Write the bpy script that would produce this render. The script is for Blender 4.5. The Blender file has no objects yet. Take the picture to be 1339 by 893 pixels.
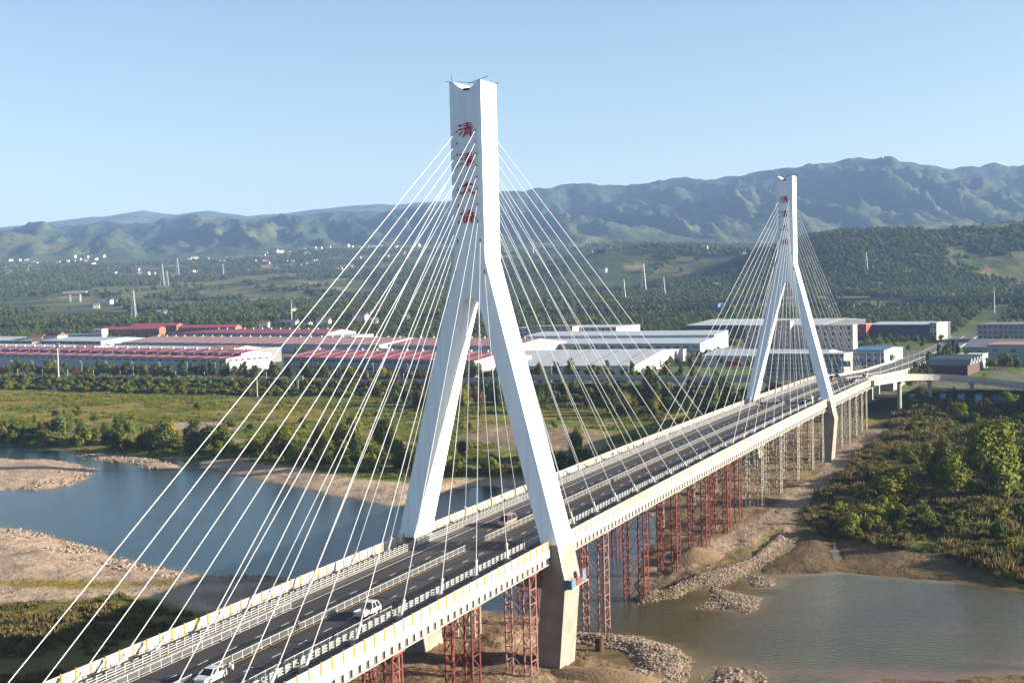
import bpy, bmesh, math, random
import numpy as np
from mathutils import Matrix, Vector
random.seed(11)
rng = np.random.default_rng(5)
SC = bpy.context.scene
COL = SC.collection
PI = math.pi
rad = math.radians

# ------------------------------------------------------------------ camera
cam_d = bpy.data.cameras.new('camera')
cam = bpy.data.objects.new('camera', cam_d)
COL.objects.link(cam)
yaw, pitch, roll = rad(-22.7607), rad(-2.5321), rad(-1.4652)
fw = Vector((math.sin(yaw)*math.cos(pitch), math.cos(yaw)*math.cos(pitch), math.sin(pitch)))
rt = Vector((math.cos(yaw), -math.sin(yaw), 0))
up = rt.cross(fw)
r2 = rt*math.cos(roll)+up*math.sin(roll)
u2 = -rt*math.sin(roll)+up*math.cos(roll)
CAM = Vector((92.886, -207.503, 42.509))
M = Matrix((r2, u2, -fw)).transposed().to_4x4()
M.translation = CAM
cam.matrix_world = M
cam_d.sensor_width = 36
cam_d.lens = 48.297
cam_d.clip_start = 1
cam_d.clip_end = 60000
SC.camera = cam

# ------------------------------------------------------------------ sky and sun
SUN_EL, SUN_AZ = rad(15.5), math.atan2(.953, .304)
W = bpy.data.worlds.new('World')
SC.world = W
W.use_nodes = True
wn = W.node_tree.nodes
bg = wn['Background']
sky = wn.new('ShaderNodeTexSky')
sky.sky_type = 'NISHITA'
sky.sun_disc = False
sky.sun_elevation = SUN_EL
sky.sun_rotation = SUN_AZ
sky.altitude = 700
sky.air_density = 1.0
sky.dust_density = 2.4
sky.ozone_density = 1.7
W.node_tree.links.new(sky.outputs[0], bg.inputs[0])
bg.inputs[1].default_value = 0.055
sun_d = bpy.data.lights.new('sun', 'SUN')
sun_d.energy = 5.0
sun_d.angle = rad(0.53)
sun_d.color = (1, .88, .70)
sun = bpy.data.objects.new('sun', sun_d)
COL.objects.link(sun)
sd = Vector((math.sin(SUN_AZ)*math.cos(SUN_EL), math.cos(SUN_AZ)*math.cos(SUN_EL), math.sin(SUN_EL)))
sun.rotation_euler = sd.to_track_quat('Z', 'Y').to_euler()
sun.location = (200, 0, 300)
vs = SC.view_settings
vs.view_transform = 'Standard'
vs.look = 'None'
vs.exposure = 1.93
vs.gamma = 1
SC.cycles.use_denoising = True
SC.cycles.max_bounces = 6
SC.cycles.transparent_max_bounces = 12
SC.cycles.volume_bounces = 2

# ------------------------------------------------------------------ helpers: materials
MATS = {}
ALB = .60      # one reflectance scale for every painted, planted or earthen surface
def mat(name, col, rough=.75, metal=0., var=.12, vscale=.6, bump=0., bscale=4., spec=.3, trans=0., objrand=0.):
    m = bpy.data.materials.new(name)
    m.use_nodes = True
    nt = m.node_tree
    N, Lk = nt.nodes, nt.links
    b = N['Principled BSDF']
    b.inputs['Roughness'].default_value = rough
    b.inputs['Metallic'].default_value = metal
    b.inputs['Specular IOR Level'].default_value = spec
    geo = N.new('ShaderNodeNewGeometry')
    nz = N.new('ShaderNodeTexNoise')
    nz.inputs['Scale'].default_value = vscale
    nz.inputs['Detail'].default_value = 5
    Lk.new(geo.outputs['Position'], nz.inputs['Vector'])
    mr = N.new('ShaderNodeMapRange')
    mr.inputs[1].default_value = .25
    mr.inputs[2].default_value = .75
    mr.inputs[3].default_value = 1-var
    mr.inputs[4].default_value = 1+var
    Lk.new(nz.outputs[0], mr.inputs[0])
    src = mr.outputs[0]
    if objrand:
        oi = N.new('ShaderNodeObjectInfo')
        m2 = N.new('ShaderNodeMapRange')
        m2.inputs[3].default_value = 1-objrand
        m2.inputs[4].default_value = 1+objrand
        Lk.new(oi.outputs['Random'], m2.inputs[0])
        mm = N.new('ShaderNodeMath')
        mm.operation = 'MULTIPLY'
        Lk.new(src, mm.inputs[0])
        Lk.new(m2.outputs[0], mm.inputs[1])
        src = mm.outputs[0]
    vm = N.new('ShaderNodeVectorMath')
    vm.operation = 'SCALE'
    vm.inputs[0].default_value = [c*ALB for c in col[:3]]
    Lk.new(src, vm.inputs['Scale'])
    Lk.new(vm.outputs[0], b.inputs['Base Color'])
    if bump:
        n2 = N.new('ShaderNodeTexNoise')
        n2.inputs['Scale'].default_value = bscale
        n2.inputs['Detail'].default_value = 6
        Lk.new(geo.outputs['Position'], n2.inputs['Vector'])
        bp = N.new('ShaderNodeBump')
        bp.inputs['Strength'].default_value = bump
        bp.inputs['Distance'].default_value = .3
        Lk.new(n2.outputs[0], bp.inputs['Height'])
        Lk.new(bp.outputs[0], b.inputs['Normal'])
    if trans:
        tr = N.new('ShaderNodeBsdfTranslucent')
        Lk.new(vm.outputs[0], tr.inputs[0])
        mx = N.new('ShaderNodeMixShader')
        mx.inputs[0].default_value = trans
        Lk.new(b.outputs[0], mx.inputs[1])
        Lk.new(tr.outputs[0], mx.inputs[2])
        Lk.new(mx.outputs[0], N['Material Output'].inputs[0])
    MATS[name] = m
    return m
def leafmat(name, c1, c2, var=.25):
    """foliage whose hue shifts from plant to plant and from clump to clump"""
    m = mat(name, c1, rough=.8, var=var, vscale=.9, spec=.15, trans=.22, objrand=.3)
    nt = m.node_tree
    N, Lk = nt.nodes, nt.links
    vm = [n for n in N if n.type == 'VECT_MATH'][0]
    oi = [n for n in N if n.type == 'OBJECT_INFO'][0]
    mx = N.new('ShaderNodeMix')
    mx.data_type = 'RGBA'
    mx.inputs['A'].default_value = (*[c*ALB for c in c1], 1)
    mx.inputs['B'].default_value = (*[c*ALB for c in c2], 1)
    wn_ = N.new('ShaderNodeTexWhiteNoise')
    wn_.noise_dimensions = '1D'
    Lk.new(oi.outputs['Random'], wn_.inputs['W'])
    Lk.new(wn_.outputs['Value'], mx.inputs['Factor'])
    Lk.new(mx.outputs['Result'], vm.inputs[0])
    return m
PYLON = mat('pylon_paint', (1.28, 1.40, 1.50), rough=.5, var=.10, vscale=.2, spec=.3)
_nt = PYLON.node_tree
_mp = _nt.nodes.new('ShaderNodeMapping')
_mp.inputs['Scale'].default_value = (6, 6, .35)
_nt.links.new([n for n in _nt.nodes if n.type == 'NEW_GEOMETRY'][0].outputs['Position'], _mp.inputs[0])
_nt.links.new(_mp.outputs[0], [n for n in _nt.nodes if n.type == 'TEX_NOISE'][0].inputs['Vector'])
WHITE = mat('white_paint', (.68, .68, .66), rough=.45, var=.04, vscale=.25, spec=.4)
CABLE = mat('cable_sheath', (.68, .73, .78), rough=.4, var=.03)
CONC = mat('concrete', (.35, .31, .27), rough=.9, var=.22, vscale=.45, bump=.3, bscale=3)
CONCL = mat('concrete_light', (.52, .50, .46), rough=.9, var=.14, vscale=.5)
CREAM = mat('cream_steel', (.42, .415, .395), rough=.6, var=.06, vscale=.6)
ASPH = mat('asphalt', (.052, .048, .051), rough=.85, var=.5, vscale=.35, bump=.15, bscale=12)
nt = ASPH.node_tree
_nz = [n for n in nt.nodes if n.type == 'TEX_NOISE'][0]
_g = [n for n in nt.nodes if n.type == 'NEW_GEOMETRY'][0]
_mp = nt.nodes.new('ShaderNodeMapping')
_mp.inputs['Scale'].default_value = (2.6, .045, 1)
nt.links.new(_g.outputs['Position'], _mp.inputs[0])
nt.links.new(_mp.outputs[0], _nz.inputs['Vector'])
ASPHD = mat('dusty_shade_asphalt', (.13, .125, .12), rough=.9, var=.25, vscale=.3)  # dusty road grey; also stands in for shade on the walkways
LINEW = mat('line_white', (.75, .75, .72), rough=.7, var=.15, vscale=2)
LINEY = mat('line_yellow', (.60, .36, .05), rough=.7, var=.15, vscale=2)
GALV = mat('galvanised', (.52, .53, .54), rough=.45, metal=.35, var=.08)
GREYP = mat('grey_paint', (.50, .51, .52), rough=.5, var=.06)
ORANGE = mat('orange_plastic', (.72, .32, .03), rough=.5, var=.1)
REDP = mat('red_letter', (.80, .02, .05), rough=.5, var=.05)
DARK = mat('dark_steel', (.03, .03, .035), rough=.6, var=.1)
TRED = mat('red_oxide_steel', (.25, .06, .045), rough=.75, var=.4, vscale=.7, objrand=.25)
TGREY = mat('weathered_grey_steel', (.50, .46, .40), rough=.75, var=.25, vscale=.8)
TMIX = mat('faded_red_steel', (.40, .20, .17), rough=.75, var=.3, vscale=.8)
GLASS = mat('dark_glass', (.02, .025, .03), rough=.08, spec=.8, var=.05)
WINB = mat('window_glass', (.07, .09, .12), rough=.15, spec=.7, var=.3, vscale=.3)
BARK = mat('bark', (.10, .075, .05), rough=.95, var=.2, vscale=2)
TYRE = mat('tyre', (.02, .02, .02), rough=.9)
CARW = mat('car_white', (.78, .78, .77), rough=.2, var=.02, spec=.6)
CARR = mat('car_rust_red', (.52, .30, .25), rough=.25, var=.04, spec=.6)
CARD = mat('car_dark', (.03, .035, .045), rough=.2, var=.04, spec=.6)
CARG = mat('car_silver', (.5, .52, .55), rough=.25, var=.03, spec=.6)
BLUEP = mat('sign_blue', (.03, .13, .45), rough=.5, var=.06)
BLUEL = mat('panel_blue', (.10, .30, .52), rough=.6, var=.08)
TEAL = mat('panel_green', (.05, .22, .16), rough=.6, var=.1)
PEOPLE = {'skin': mat('skin', (.35, .2, .13)), 'hair': mat('hair', (.02, .015, .012)), 'shirt_white': mat('shirt_white', (.75, .75, .75)),
          'trousers': mat('trousers', (.04, .04, .06)), 'shirt_red': mat('shirt_red', (.4, .18, .16)), 'shirt_dark': mat('shirt_dark', (.05, .05, .06))}
LEAF_A = leafmat('foliage_olive', (.15, .185, .018), (.24, .22, .025))
LEAF_E = leafmat('foliage_bright', (.18, .235, .02), (.25, .255, .028))
LEAF_B = leafmat('foliage_dark', (.07, .105, .016), (.115, .15, .02))
LEAF_C = leafmat('foliage_far', (.065, .11, .022), (.14, .165, .03))
LEAF_D = leafmat('foliage_autumn', (.21, .11, .03), (.17, .15, .035))
GRASS_M = leafmat('grass_dry', (.31, .25, .045), (.15, .22, .022))
REED_M = leafmat('reeds', (.23, .16, .075), (.15, .15, .04))
ROCK_M = mat('broken_stone', (.37, .29, .22), rough=.95, var=.25, vscale=.7, objrand=.2)

# ------------------------------------------------------------------ helpers: meshes
class MB:
    def __init__(s):
        s.v, s.f, s.mi = [], [], []
    def add(s, v, f, mi=0):
        o = len(s.v)
        s.v += [tuple(p) for p in v]
        s.f += [tuple(i+o for i in q) for q in f]
        s.mi += [mi]*len(f)
        return s
    def box(s, x0, x1, y0, y1, z0, z1, mi=0):
        return s.add([(x0, y0, z0), (x1, y0, z0), (x1, y1, z0), (x0, y1, z0), (x0, y0, z1), (x1, y0, z1), (x1, y1, z1), (x0, y1, z1)],
                     [(3, 2, 1, 0), (4, 5, 6, 7), (0, 1, 5, 4), (1, 2, 6, 5), (2, 3, 7, 6), (3, 0, 4, 7)], mi)
    def loft(s, rings, mi=0, caps=True):
        n = len(rings[0])
        v = [p for r in rings for p in r]
        f = []
        for k in range(len(rings)-1):
            for i in range(n):
                j = (i+1) % n
                f.append((k*n+i, k*n+j, (k+1)*n+j, (k+1)*n+i))
        if caps:
            f.append(tuple(reversed(range(n))))
            f.append(tuple(range((len(rings)-1)*n, len(rings)*n)))
        return s.add(v, f, mi)
    def tube(s, a, b, r, r1=None, n=6, mi=0):
        a, b = Vector(a), Vector(b)
        r1 = r if r1 is None else r1
        d = (b-a).normalized()
        u = d.orthogonal().normalized()
        w = d.cross(u)
        R = []
        for p, q in ((a, r), (b, r1)):
            R.append([p+(u*math.cos(2*PI*i/n)+w*math.sin(2*PI*i/n))*q for i in range(n)])
        return s.loft(R, mi)
    def bar(s, a, b, w, h=None, mi=0):
        """square bar from a to b"""
        h = h or w
        a, b = Vector(a), Vector(b)
        d = (b-a).normalized()
        u = d.cross(Vector((0, 0, 1)))
        u = Vector((1, 0, 0)) if u.length < 1e-3 else u.normalized()
        q = u.cross(d)
        R = [[p+u*(w/2*i)+q*(h/2*j) for i, j in ((-1, -1), (1, -1), (1, 1), (-1, 1))] for p in (a, b)]
        return s.loft(R, mi)
    def mesh(s, name, mats, smooth=False):
        me = bpy.data.meshes.new(name)
        me.from_pydata(s.v, [], s.f)
        for m in (mats if isinstance(mats, (list, tuple)) else [mats]):
            me.materials.append(m)
        if any(s.mi):
            me.polygons.foreach_set('material_index', s.mi)
        bm = bmesh.new()
        bm.from_mesh(me)
        bmesh.ops.recalc_face_normals(bm, faces=bm.faces)
        bm.to_mesh(me)
        bm.free()
        if smooth:
            me.polygons.foreach_set('use_smooth', [True]*len(me.polygons))
        me.update()
        return me
    def build(s, name, mats, parent=None, smooth=False, loc=None):
        return link(name, s.mesh(name, mats, smooth), parent, loc)
def link(name, data, parent=None, loc=None, rotz=0., scale=None):
    o = bpy.data.objects.new(name, data)
    COL.objects.link(o)
    if parent is not None:
        o.parent = parent
    if loc is not None:
        o.location = loc
    if rotz:
        o.rotation_euler.z = rotz
    if scale is not None:
        o.scale = (scale,)*3 if not hasattr(scale, '__len__') else scale
    return o
def tag(o, label, cat, group=None, kind=None):
    o['label'] = label
    o['category'] = cat
    if group:
        o['group'] = group
    if kind:
        o['kind'] = kind
    return o
def empty(name, loc=(0, 0, 0), rotz=0., label=None, cat=None, group=None):
    o = bpy.data.objects.new(name, None)
    COL.objects.link(o)
    o.location = loc
    o.rotation_euler.z = rotz
    if label:
        tag(o, label, cat, group)
    return o
def copy_tree(o, parent=None):
    c = o.copy()
    COL.objects.link(c)
    c.parent = parent
    for ch in list(o.children):
        copy_tree(ch, c)
    return c

# ------------------------------------------------------------------ helpers: noise
def vnoise(x, y, seed=0):
    xi, yi = np.floor(x).astype(np.int64), np.floor(y).astype(np.int64)
    fx, fy = x-xi, y-yi
    fx, fy = fx*fx*(3-2*fx), fy*fy*(3-2*fy)
    def h(a, b):
        n = (a*374761393+b*668265263+seed*974634777) & 0xffffffff
        n = ((n ^ (n >> 13))*1274126177) & 0xffffffff
        return ((n ^ (n >> 16)) & 0xffff)/65535.
    return (h(xi, yi)*(1-fx)+h(xi+1, yi)*fx)*(1-fy)+(h(xi, yi+1)*(1-fx)+h(xi+1, yi+1)*fx)*fy
def fbm(x, y, seed=0, oct=5):
    s, a, t = 0., 1., 0.
    for o in range(oct):
        s = s+a*(vnoise(x, y, seed+o)*2-1)
        t += a
        a *= .5
        x, y = x*2.03+17.1, y*2.03-9.3
    return s/t
def ridged(x, y, seed=0, oct=4):
    s, a, t = 0., 1., 0.
    for o in range(oct):
        s = s+a*(1-np.abs(vnoise(x, y, seed+o)*2-1)*1.0)**2
        t += a
        a *= .5
        x, y = x*2.1+5.7, y*2.1-3.9
    return s/t
def sstep(a, b, x):
    t = np.clip((x-a)/(b-a), 0, 1)
    return t*t*(3-2*t)
def sdf(poly, x, y):
    """signed distance to a polygon, negative inside"""
    d2 = np.full(x.shape, 1e18)
    ins = np.zeros(x.shape, bool)
    n = len(poly)
    for i in range(n):
        ax, ay = poly[i]
        bx, by = poly[(i+1) % n]
        ex, ey = bx-ax, by-ay
        px, py = x-ax, y-ay
        t = np.clip((px*ex+py*ey)/(ex*ex+ey*ey+1e-9), 0, 1)
        d2 = np.minimum(d2, (px-t*ex)**2+(py-t*ey)**2)
        c = ((ay > y) != (by > y)) & (x < (bx-ax)*(y-ay)/(by-ay+1e-12)+ax)
        ins ^= c
    d = np.sqrt(d2)
    return np.where(ins, -d, d)

# ------------------------------------------------------------------ the lie of the land (metres; the bridge runs along +Y, its deck near z = 0)
WATER_Z = -21.0
RIVER = [(-466,262),(-382,249),(-327,237),(-276,229),(-236,220),(-207,207),(-197,196),(-160,176),(-133,161),(-113,150),(-86,137),(-84,156),(-87,172),(-80,180),(-55,176),(-30,160),(-12,135),
         (-4,112),(-2,92),(4,70),(10,50),(12,42),(9,24),(3,30),(-4,31),(-14,32),(-29,37),(-58,43),(-76,48),(-88,45),(-111,50),(-138,64),(-159,74),(-183,83),(-301,121),(-700,230),(-700,320)]
SANDBAR = [(-377,204),(-294,202),(-272,202),(-252,197),(-233,183),(-220,158),(-215,141),(-232,136),(-299,136),(-420,175)]
BAR2 = [(-278,224),(-261,220),(-232,214),(-208,200),(-203,187),(-232,201),(-256,209)]
POOL = [(-11,75),(0,66),(12,48),(16,55),(18,63),(22,68),(25,80),(27,91),(28,118),(30,113),(28,87),(28,78),(34,80),(43,85),(59,83),(71,83),(81,80),(103,76),(160,70),(160,-60),(81,-30),(47,-33),(35,-2),(32,11),(26,18),(19,22),(8,22)]
POND = [(11,14),(16,14),(21,12),(25,6),(26,3),(19,7),(12,12)]
BARROCK = [(22,63),(27,60),(33,57),(34,48),(33,45),(28,47),(24,46),(25,53)]
BARROCK2 = [(27,77),(32,75),(33,69),(30,68)]
MUDS = [(60,4),(64,11),(72,12),(80,17),(92,22),(98,2),(62,-8)]
SHOAL = [(36,8),(38,10),(45,5),(46,-1),(38,-1)]
TRI = [(36,122),(37,123),(43,97),(40,98)]
SPIT = [(8,22),(19,22),(26,18),(32,11),(34,-2),(28,-7),(25,5),(20,14),(10,16)]
DIKE = [(10,50),(14,59),(16,70),(20,81),(23,90),(23,108),(23,134),(23,145),(26,134),(27,119),(26,97),(25,78),(23,67),(18,61),(17,54),(12,47)]
VEG_L = [(-150,-20),(-116,-9),(-108,4),(-98,10),(-91,17),(-78,13),(-65,10),(-55,13),(-20,-20),(-20,-90),(-150,-90)]
VEGSTRIP = [(-133,18),(-109,27),(-87,35),(-83,28),(-103,21),(-128,13)]
PATHP = [(2,55),(9,75),(15,103),(19,135),(19,187),(18,245),(17,347)]
VEG_R = [(32,117),(25,148),(24,188),(21,236),(15,321),(14,392),(37,412),(150,363),(150,90),(81,78),(73,89),(63,102),(49,107),(41,120),(36,126)]
PIT = [(-312,316),(-298,322),(-275,322),(-250,303),(-259,293),(-290,297)]
SANDR = [(-139,280),(-144,330),(-119,337),(-87,316),(-65,258),(-91,249),(-118,271)]
LEVX = [-2500, -595, -390, -237, -136, -50, 68, 400]
LEVY = [1000, 523, 497, 488, 470, 447, 410, 330]
M1 = [(-3397,423),(-2614,379),(-2380,381),(-2223,389),(-2028,415),(-1910,369),(-1715,411),(-1539,418),(-1323,385),(-1128,419),(-932,438),(-736,425),(-580,429),(-423,441),(-189,474),(85,518),(320,539),(516,522),(711,529),(829,545),(1063,543),(1298,565),(1533,586),(1728,616),(1846,629),(2002,594),(2159,594),(2315,566),(2472,609),(2624,582),(3450,549)]
M2 = [(-5516,588),(-3807,533),(-3466,558),(-3067,588),(-2697,635),(-2441,589),(-2213,611),(-1928,564),(-1530,605),(-1131,624),(-846,628),(-619,645),(-277,647),(520,553),(4734,360)]
RH = [(100,0),(380,40),(507,86),(598,112),(659,118),(735,121),(886,126),(1022,135),(1190,147),(1418,138),(2000,140)]
CH = [(-60,0),(41,68),(128,86),(215,105),(284,110),(389,111),(493,101),(580,92),(685,72),(800,0)]
BASE_V = [-1e5, 1000, 1400, 1700, 2400, 3000, 3800, 4800, 5600, 9000, 20000]
BASE_Z = [-14, -14, -4, 5, 17, 60, 100, 160, 185, 230, 300]
def vt(x, y):
    return -.387*x+.922*y, .922*x+.387*y
def land(x, y):
    """height, cover colour, water distance of the ground at world x, y (arrays)"""
    x, y = np.asarray(x, float), np.asarray(y, float)
    v, t = vt(x, y)
    near = (v < 620) & (y < 560)
    lev = np.interp(x, LEVX, LEVY)
    s = y-lev
    bank = -19.5+.5*fbm(x/23, y/23, 3)+.22*fbm(x/5, y/5, 4)
    z = np.where(s > -4, -14.2, bank+(-14.4-bank)*sstep(-34, -6, s))
    # the levee stands higher beside the ramp
    hump = sstep(12, 26, x)*sstep(420, 300, x)
    hz_ = np.interp(s, [-38, -9, 16, 40], [-19.5, -9.2, -9.0, -14.2])
    z = z+(np.maximum(z, hz_)-z)*hump
    # construction ground beneath the bridge
    col = np.zeros(x.shape+(3,))
    n1 = fbm(x/31, y/31, 11)
    n2 = fbm(x/7, y/7, 12)
    n3 = fbm(x/2.2, y/2.2, 13, 3)
    def C(c): return np.array(c)
    def mix(a, c, w):
        return a+(C(c)-a)*np.clip(w, 0, 1)[..., None]
    green, dry, sand, mud, soil, path, rock = (.12, .185, .02), (.29, .225, .045), (.56, .42, .30), (.17, .12, .065), (.25, .165, .10), (.42, .32, .235), (.34, .255, .185)
    col = mix(np.broadcast_to(C(green), col.shape).copy(), dry, .36+1.5*n1+.6*n2)
    col = mix(col, (.30, .21, .12), sstep(.28, .42, fbm(x/19, y/9, 14)))
    dW = np.full(x.shape, 1e3)
    if near.any():
        xs, ys = x[near], y[near]
        w = np.minimum.reduce([sdf(P, xs, ys) for P in (RIVER, POOL, TRI)])
        w = np.minimum(w, sdf(POND, xs, ys))
        isl = np.minimum.reduce([sdf(P, xs, ys) for P in (SANDBAR, BAR2, BARROCK, BARROCK2, MUDS, SHOAL, SPIT)])
        w = np.maximum(w, -isl)
        w = w+1.6*fbm(xs/9, ys/9, 21)+.6*fbm(xs/2.5, ys/2.5, 22, 3)
        dW[near] = w
        zz = z[near]
        lowland = np.where(w < 0, WATER_Z+np.maximum(-2., w*.22), WATER_Z+.05+np.minimum(w*.11, 1.6))
        zz = np.where(w < 14, np.minimum(zz, lowland+.15*fbm(xs/4, ys/4, 24)*(w > 1)), zz)
        cc = col[near]
        nn1, nn2, nn3 = n1[near], n2[near], n3[near]
        # pale gravel along the left river and its bars
        dsr = sdf(SANDBAR, xs, ys)
        left = xs < -25
        cc = mix(cc, sand, (sstep(16, 5, w+6*nn2))*left*(ys < 190))
        cc = mix(cc, sand, sstep(2, -2, dsr)+sstep(2, -2, sdf(BAR2, xs, ys)))
        bar3 = sdf([(-205,212),(-172,200),(-125,176),(-95,172),(-78,190),(-70,182),(-80,134),(-113,146),(-160,172),(-200,193)], xs, ys)
        cc = mix(cc, sand, sstep(3, -2, bar3+3*nn2))
        shore = (xs < -25) & (ys < 110)
        cc = mix(cc, sand, shore*sstep(-2, 3, sdf(VEG_L, xs, ys)+5*nn2))
        cc = mix(cc, (.36, .27, .2), shore*sstep(.15, .5, nn1+.5*nn2)*(sdf(VEG_L, xs, ys) > 1))
        cc = mix(cc, (.24, .175, .055), shore*sstep(2, -4, sdf(VEG_L, xs, ys))*(.65+.5*nn2))
        cc = mix(cc, dry, sstep(2, -3, sdf(VEGSTRIP, xs, ys)+4*nn2))
        cc = mix(cc, soil, sstep(6, -6, sdf(PIT, xs, ys))); cc = mix(cc, sand, sstep(3, -3, sdf(PIT, xs, ys)+5*nn2)*.8)
        cc = mix(cc, (.38, .27, .19), sstep(8, -8, sdf(SANDR, xs, ys)+10*nn2)*.9)
        # worked soil under the deck and around the piers
        wk = sstep(24, 14, np.abs(xs-2+4*nn1))*sstep(345, 325, ys)
        wk = np.maximum(wk, sdf([(-60,-80),(-50,10),(-25,34),(8,30),(12,16),(28,2),(45,-30),(45,-90)], xs, ys) < 3*nn2)
        cc = mix(cc, soil, wk)
        zz = zz+wk*(.75*fbm(xs/7, ys/7, 31)+.3*fbm(xs/1.9, ys/1.9, 32, 3))*(w > 2)
        cc = mix(cc, (.14, .09, .06), wk*sstep(.12, .35, fbm(xs/11, ys/6, 33)))
        cc = mix(cc, (.38, .28, .19), wk*sstep(.1, .4, fbm(xs/5, ys/14, 34)))
        cc = mix(cc, (.30, .22, .10), wk*sstep(.1, .4, nn1)*(ys > 120))
        cc = mix(cc, (.24, .155, .10), sstep(4, -4, sdf([(12,340),(13,400),(26,402),(30,380),(24,350)], xs, ys)+3*nn2))
        # haul road
        pd = np.full(xs.shape, 1e3)
        for (ax, ay), (bx, by) in zip(PATHP[:-1], PATHP[1:]):
            tt = np.clip(((xs-ax)*(bx-ax)+(ys-ay)*(by-ay))/((bx-ax)**2+(by-ay)**2), 0, 1)
            pd = np.minimum(pd, np.hypot(xs-ax-tt*(bx-ax), ys-ay-tt*(by-ay)))
        cc = mix(cc, path, sstep(5.5, 2.5, pd+1.5*nn2)*.9)
        ruts = np.exp(-((pd-1.3)/.45)**2)
        zz = zz-.22*ruts*(w > 2)
        cc = mix(cc, (.22, .16, .11), ruts*.6)
        # mud flats on the downstream side
        mf = sstep(3, -2, sdf([(26,130),(36,124),(49,106),(63,101),(73,88),(81,78),(120,70),(120,60),(81,72),(60,78),(43,78),(30,72),(26,80)], xs, ys)+2*nn2)
        cc = mix(cc, mud, mf)
        cc = mix(cc, (.20, .12, .075), sstep(2, -1, sdf(MUDS, xs, ys)))
        vr = sstep(3, -3, sdf(VEG_R, xs, ys)+3*nn2)*(w > 0)
        cc = mix(cc, (.14, .12, .045), vr*(1-.9*sstep(6, 3, pd)))
        cc = mix(cc, (.105, .12, .03), vr*sstep(-.1, .3, nn1)*(1-sstep(6, 3, pd)))
        zz = zz+vr*(.5*fbm(xs/9, ys/9, 41)+.3)
        # rubble dikes
        for P, hgt in ((DIKE, 1.7), (SPIT, .9), (BARROCK, .6), (BARROCK2, .4), (SHOAL, .15)):
            dd = sdf(P, xs, ys)
            k = sstep(1.2, -1.5, dd)
            cc = mix(cc, rock, k)
            zz = np.maximum(zz, np.where(dd < 1.5, WATER_Z-.2+hgt*sstep(1.5, -3., dd)+.3*nn3, zz))
        mdm = sdf(MUDS, xs, ys) < 3
        zz = np.where(mdm, np.minimum(zz, WATER_Z+.09+.09*nn2), zz)
        # wet margin
        cc = cc*(1-.45*(sstep(1.6, .2, w)*(w > 0)))[..., None]
        cc = np.where((w < 0)[..., None], np.array((.16, .13, .075)), cc)
        z[near] = zz
        col[near] = cc
    # levee face and the industrial plain
    lv = sstep(-34, -20, s)*sstep(2, -6, s)
    col = mix(col, (.04, .055, .02), lv)
    pl = sstep(-2, 4, s)*(v < 1500)
    col = mix(col, (.17, .155, .13), pl*.8)
    col = mix(col, green, pl*sstep(-.1, .3, n1))
    # foothills
    b = np.interp(v, BASE_V, BASE_Z)
    hill = sstep(1350, 2300, v)
    rough_ = fbm(t/420, v/520, 51, 5)
    b = b+hill*rough_*(10+np.clip((v-2000)/60, 0, 26))
    cr = np.interp(t, *zip(*RH))
    rr = np.clip(1-np.abs(v-2500-70*fbm(t/300, v*0, 61))/np.where(v < 2500, 620, 900), 0, 1)
    b = np.maximum(b, b+(cr-b)*sstep(0, 1, rr)*(cr > b))
    cr = np.interp(t, *zip(*CH))
    rr = np.clip(1-np.abs(v-2900)/420, 0, 1)
    b = np.maximum(b, b+(cr-b)*sstep(0, 1, rr)*(cr > b)+6*rr*rough_)
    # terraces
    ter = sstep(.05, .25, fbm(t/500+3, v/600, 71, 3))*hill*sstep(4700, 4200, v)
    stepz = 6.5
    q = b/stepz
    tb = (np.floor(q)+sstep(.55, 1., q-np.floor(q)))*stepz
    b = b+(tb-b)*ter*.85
    # mountains
    vc = 6800+260*fbm(t/900, t*0+.5, 81, 3)
    crest = sum(np.interp(t+o_, *zip(*M1))*w_ for o_, w_ in ((-90, .15), (-40, .22), (0, .26), (40, .22), (90, .15)))+9*fbm(t/150, t*0+3.3, 82, 4)
    f = np.clip(1-np.abs(v-vc)/np.where(v < vc, 2300., 2200.), 0, 1)
    spur = ridged(t/620+v/2100+.35*fbm(t/700, v/700, 83), v/3400, 84, 4)-.5
    spur2 = ridged(t/230+v/900+.3*fbm(t/300, v/300, 85), v/1300, 86, 3)-.5
    spur3 = ridged(t/105+.3*fbm(t/130, v/130, 88), v/330, 89, 3)-.5
    mh = b+(crest-b)*(.55*f+.45*f*f)+(490*spur+350*spur2+210*spur3)*f**1.35*(1.02-f)*1.75*(crest/560)+7*fbm(t/60, v/60, 87)*f
    b = np.where(f > 0, np.maximum(b, mh), b)
    crest2 = np.interp(t, *zip(*M2))+30*fbm(t/400, t*0+1.7, 91)
    f2 = np.clip(1-np.abs(v-10000)/2000, 0, 1)
    b = np.where(f2 > 0, np.maximum(b, b+(crest2-b)*f2+200*f2*(1-f2)*ridged(t/900, v/2500, 92)), b)
    far = sstep(900, 1200, v)
    z = z+(b-z)*far
    fr = fbm(t/160, v/220, 101)
    fc = mix(np.broadcast_to(C((.065, .095, .026)), col.shape).copy(), (.17, .165, .05), sstep(.05, .45, fr))
    fc = mix(fc, (.34, .22, .12), sstep(.43, .5, fbm(t/90+4, v/60, 103))*hill*(v < 4300))
    fc = mix(fc, (.15, .165, .05), ter*sstep(-.15, .1, fbm(t/60, b/9, 104, 2)))
    fc = mix(fc, (.04, .05, .022), ter*np.exp(-((q-np.floor(q)-.8)/.12)**2)*.8)
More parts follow.
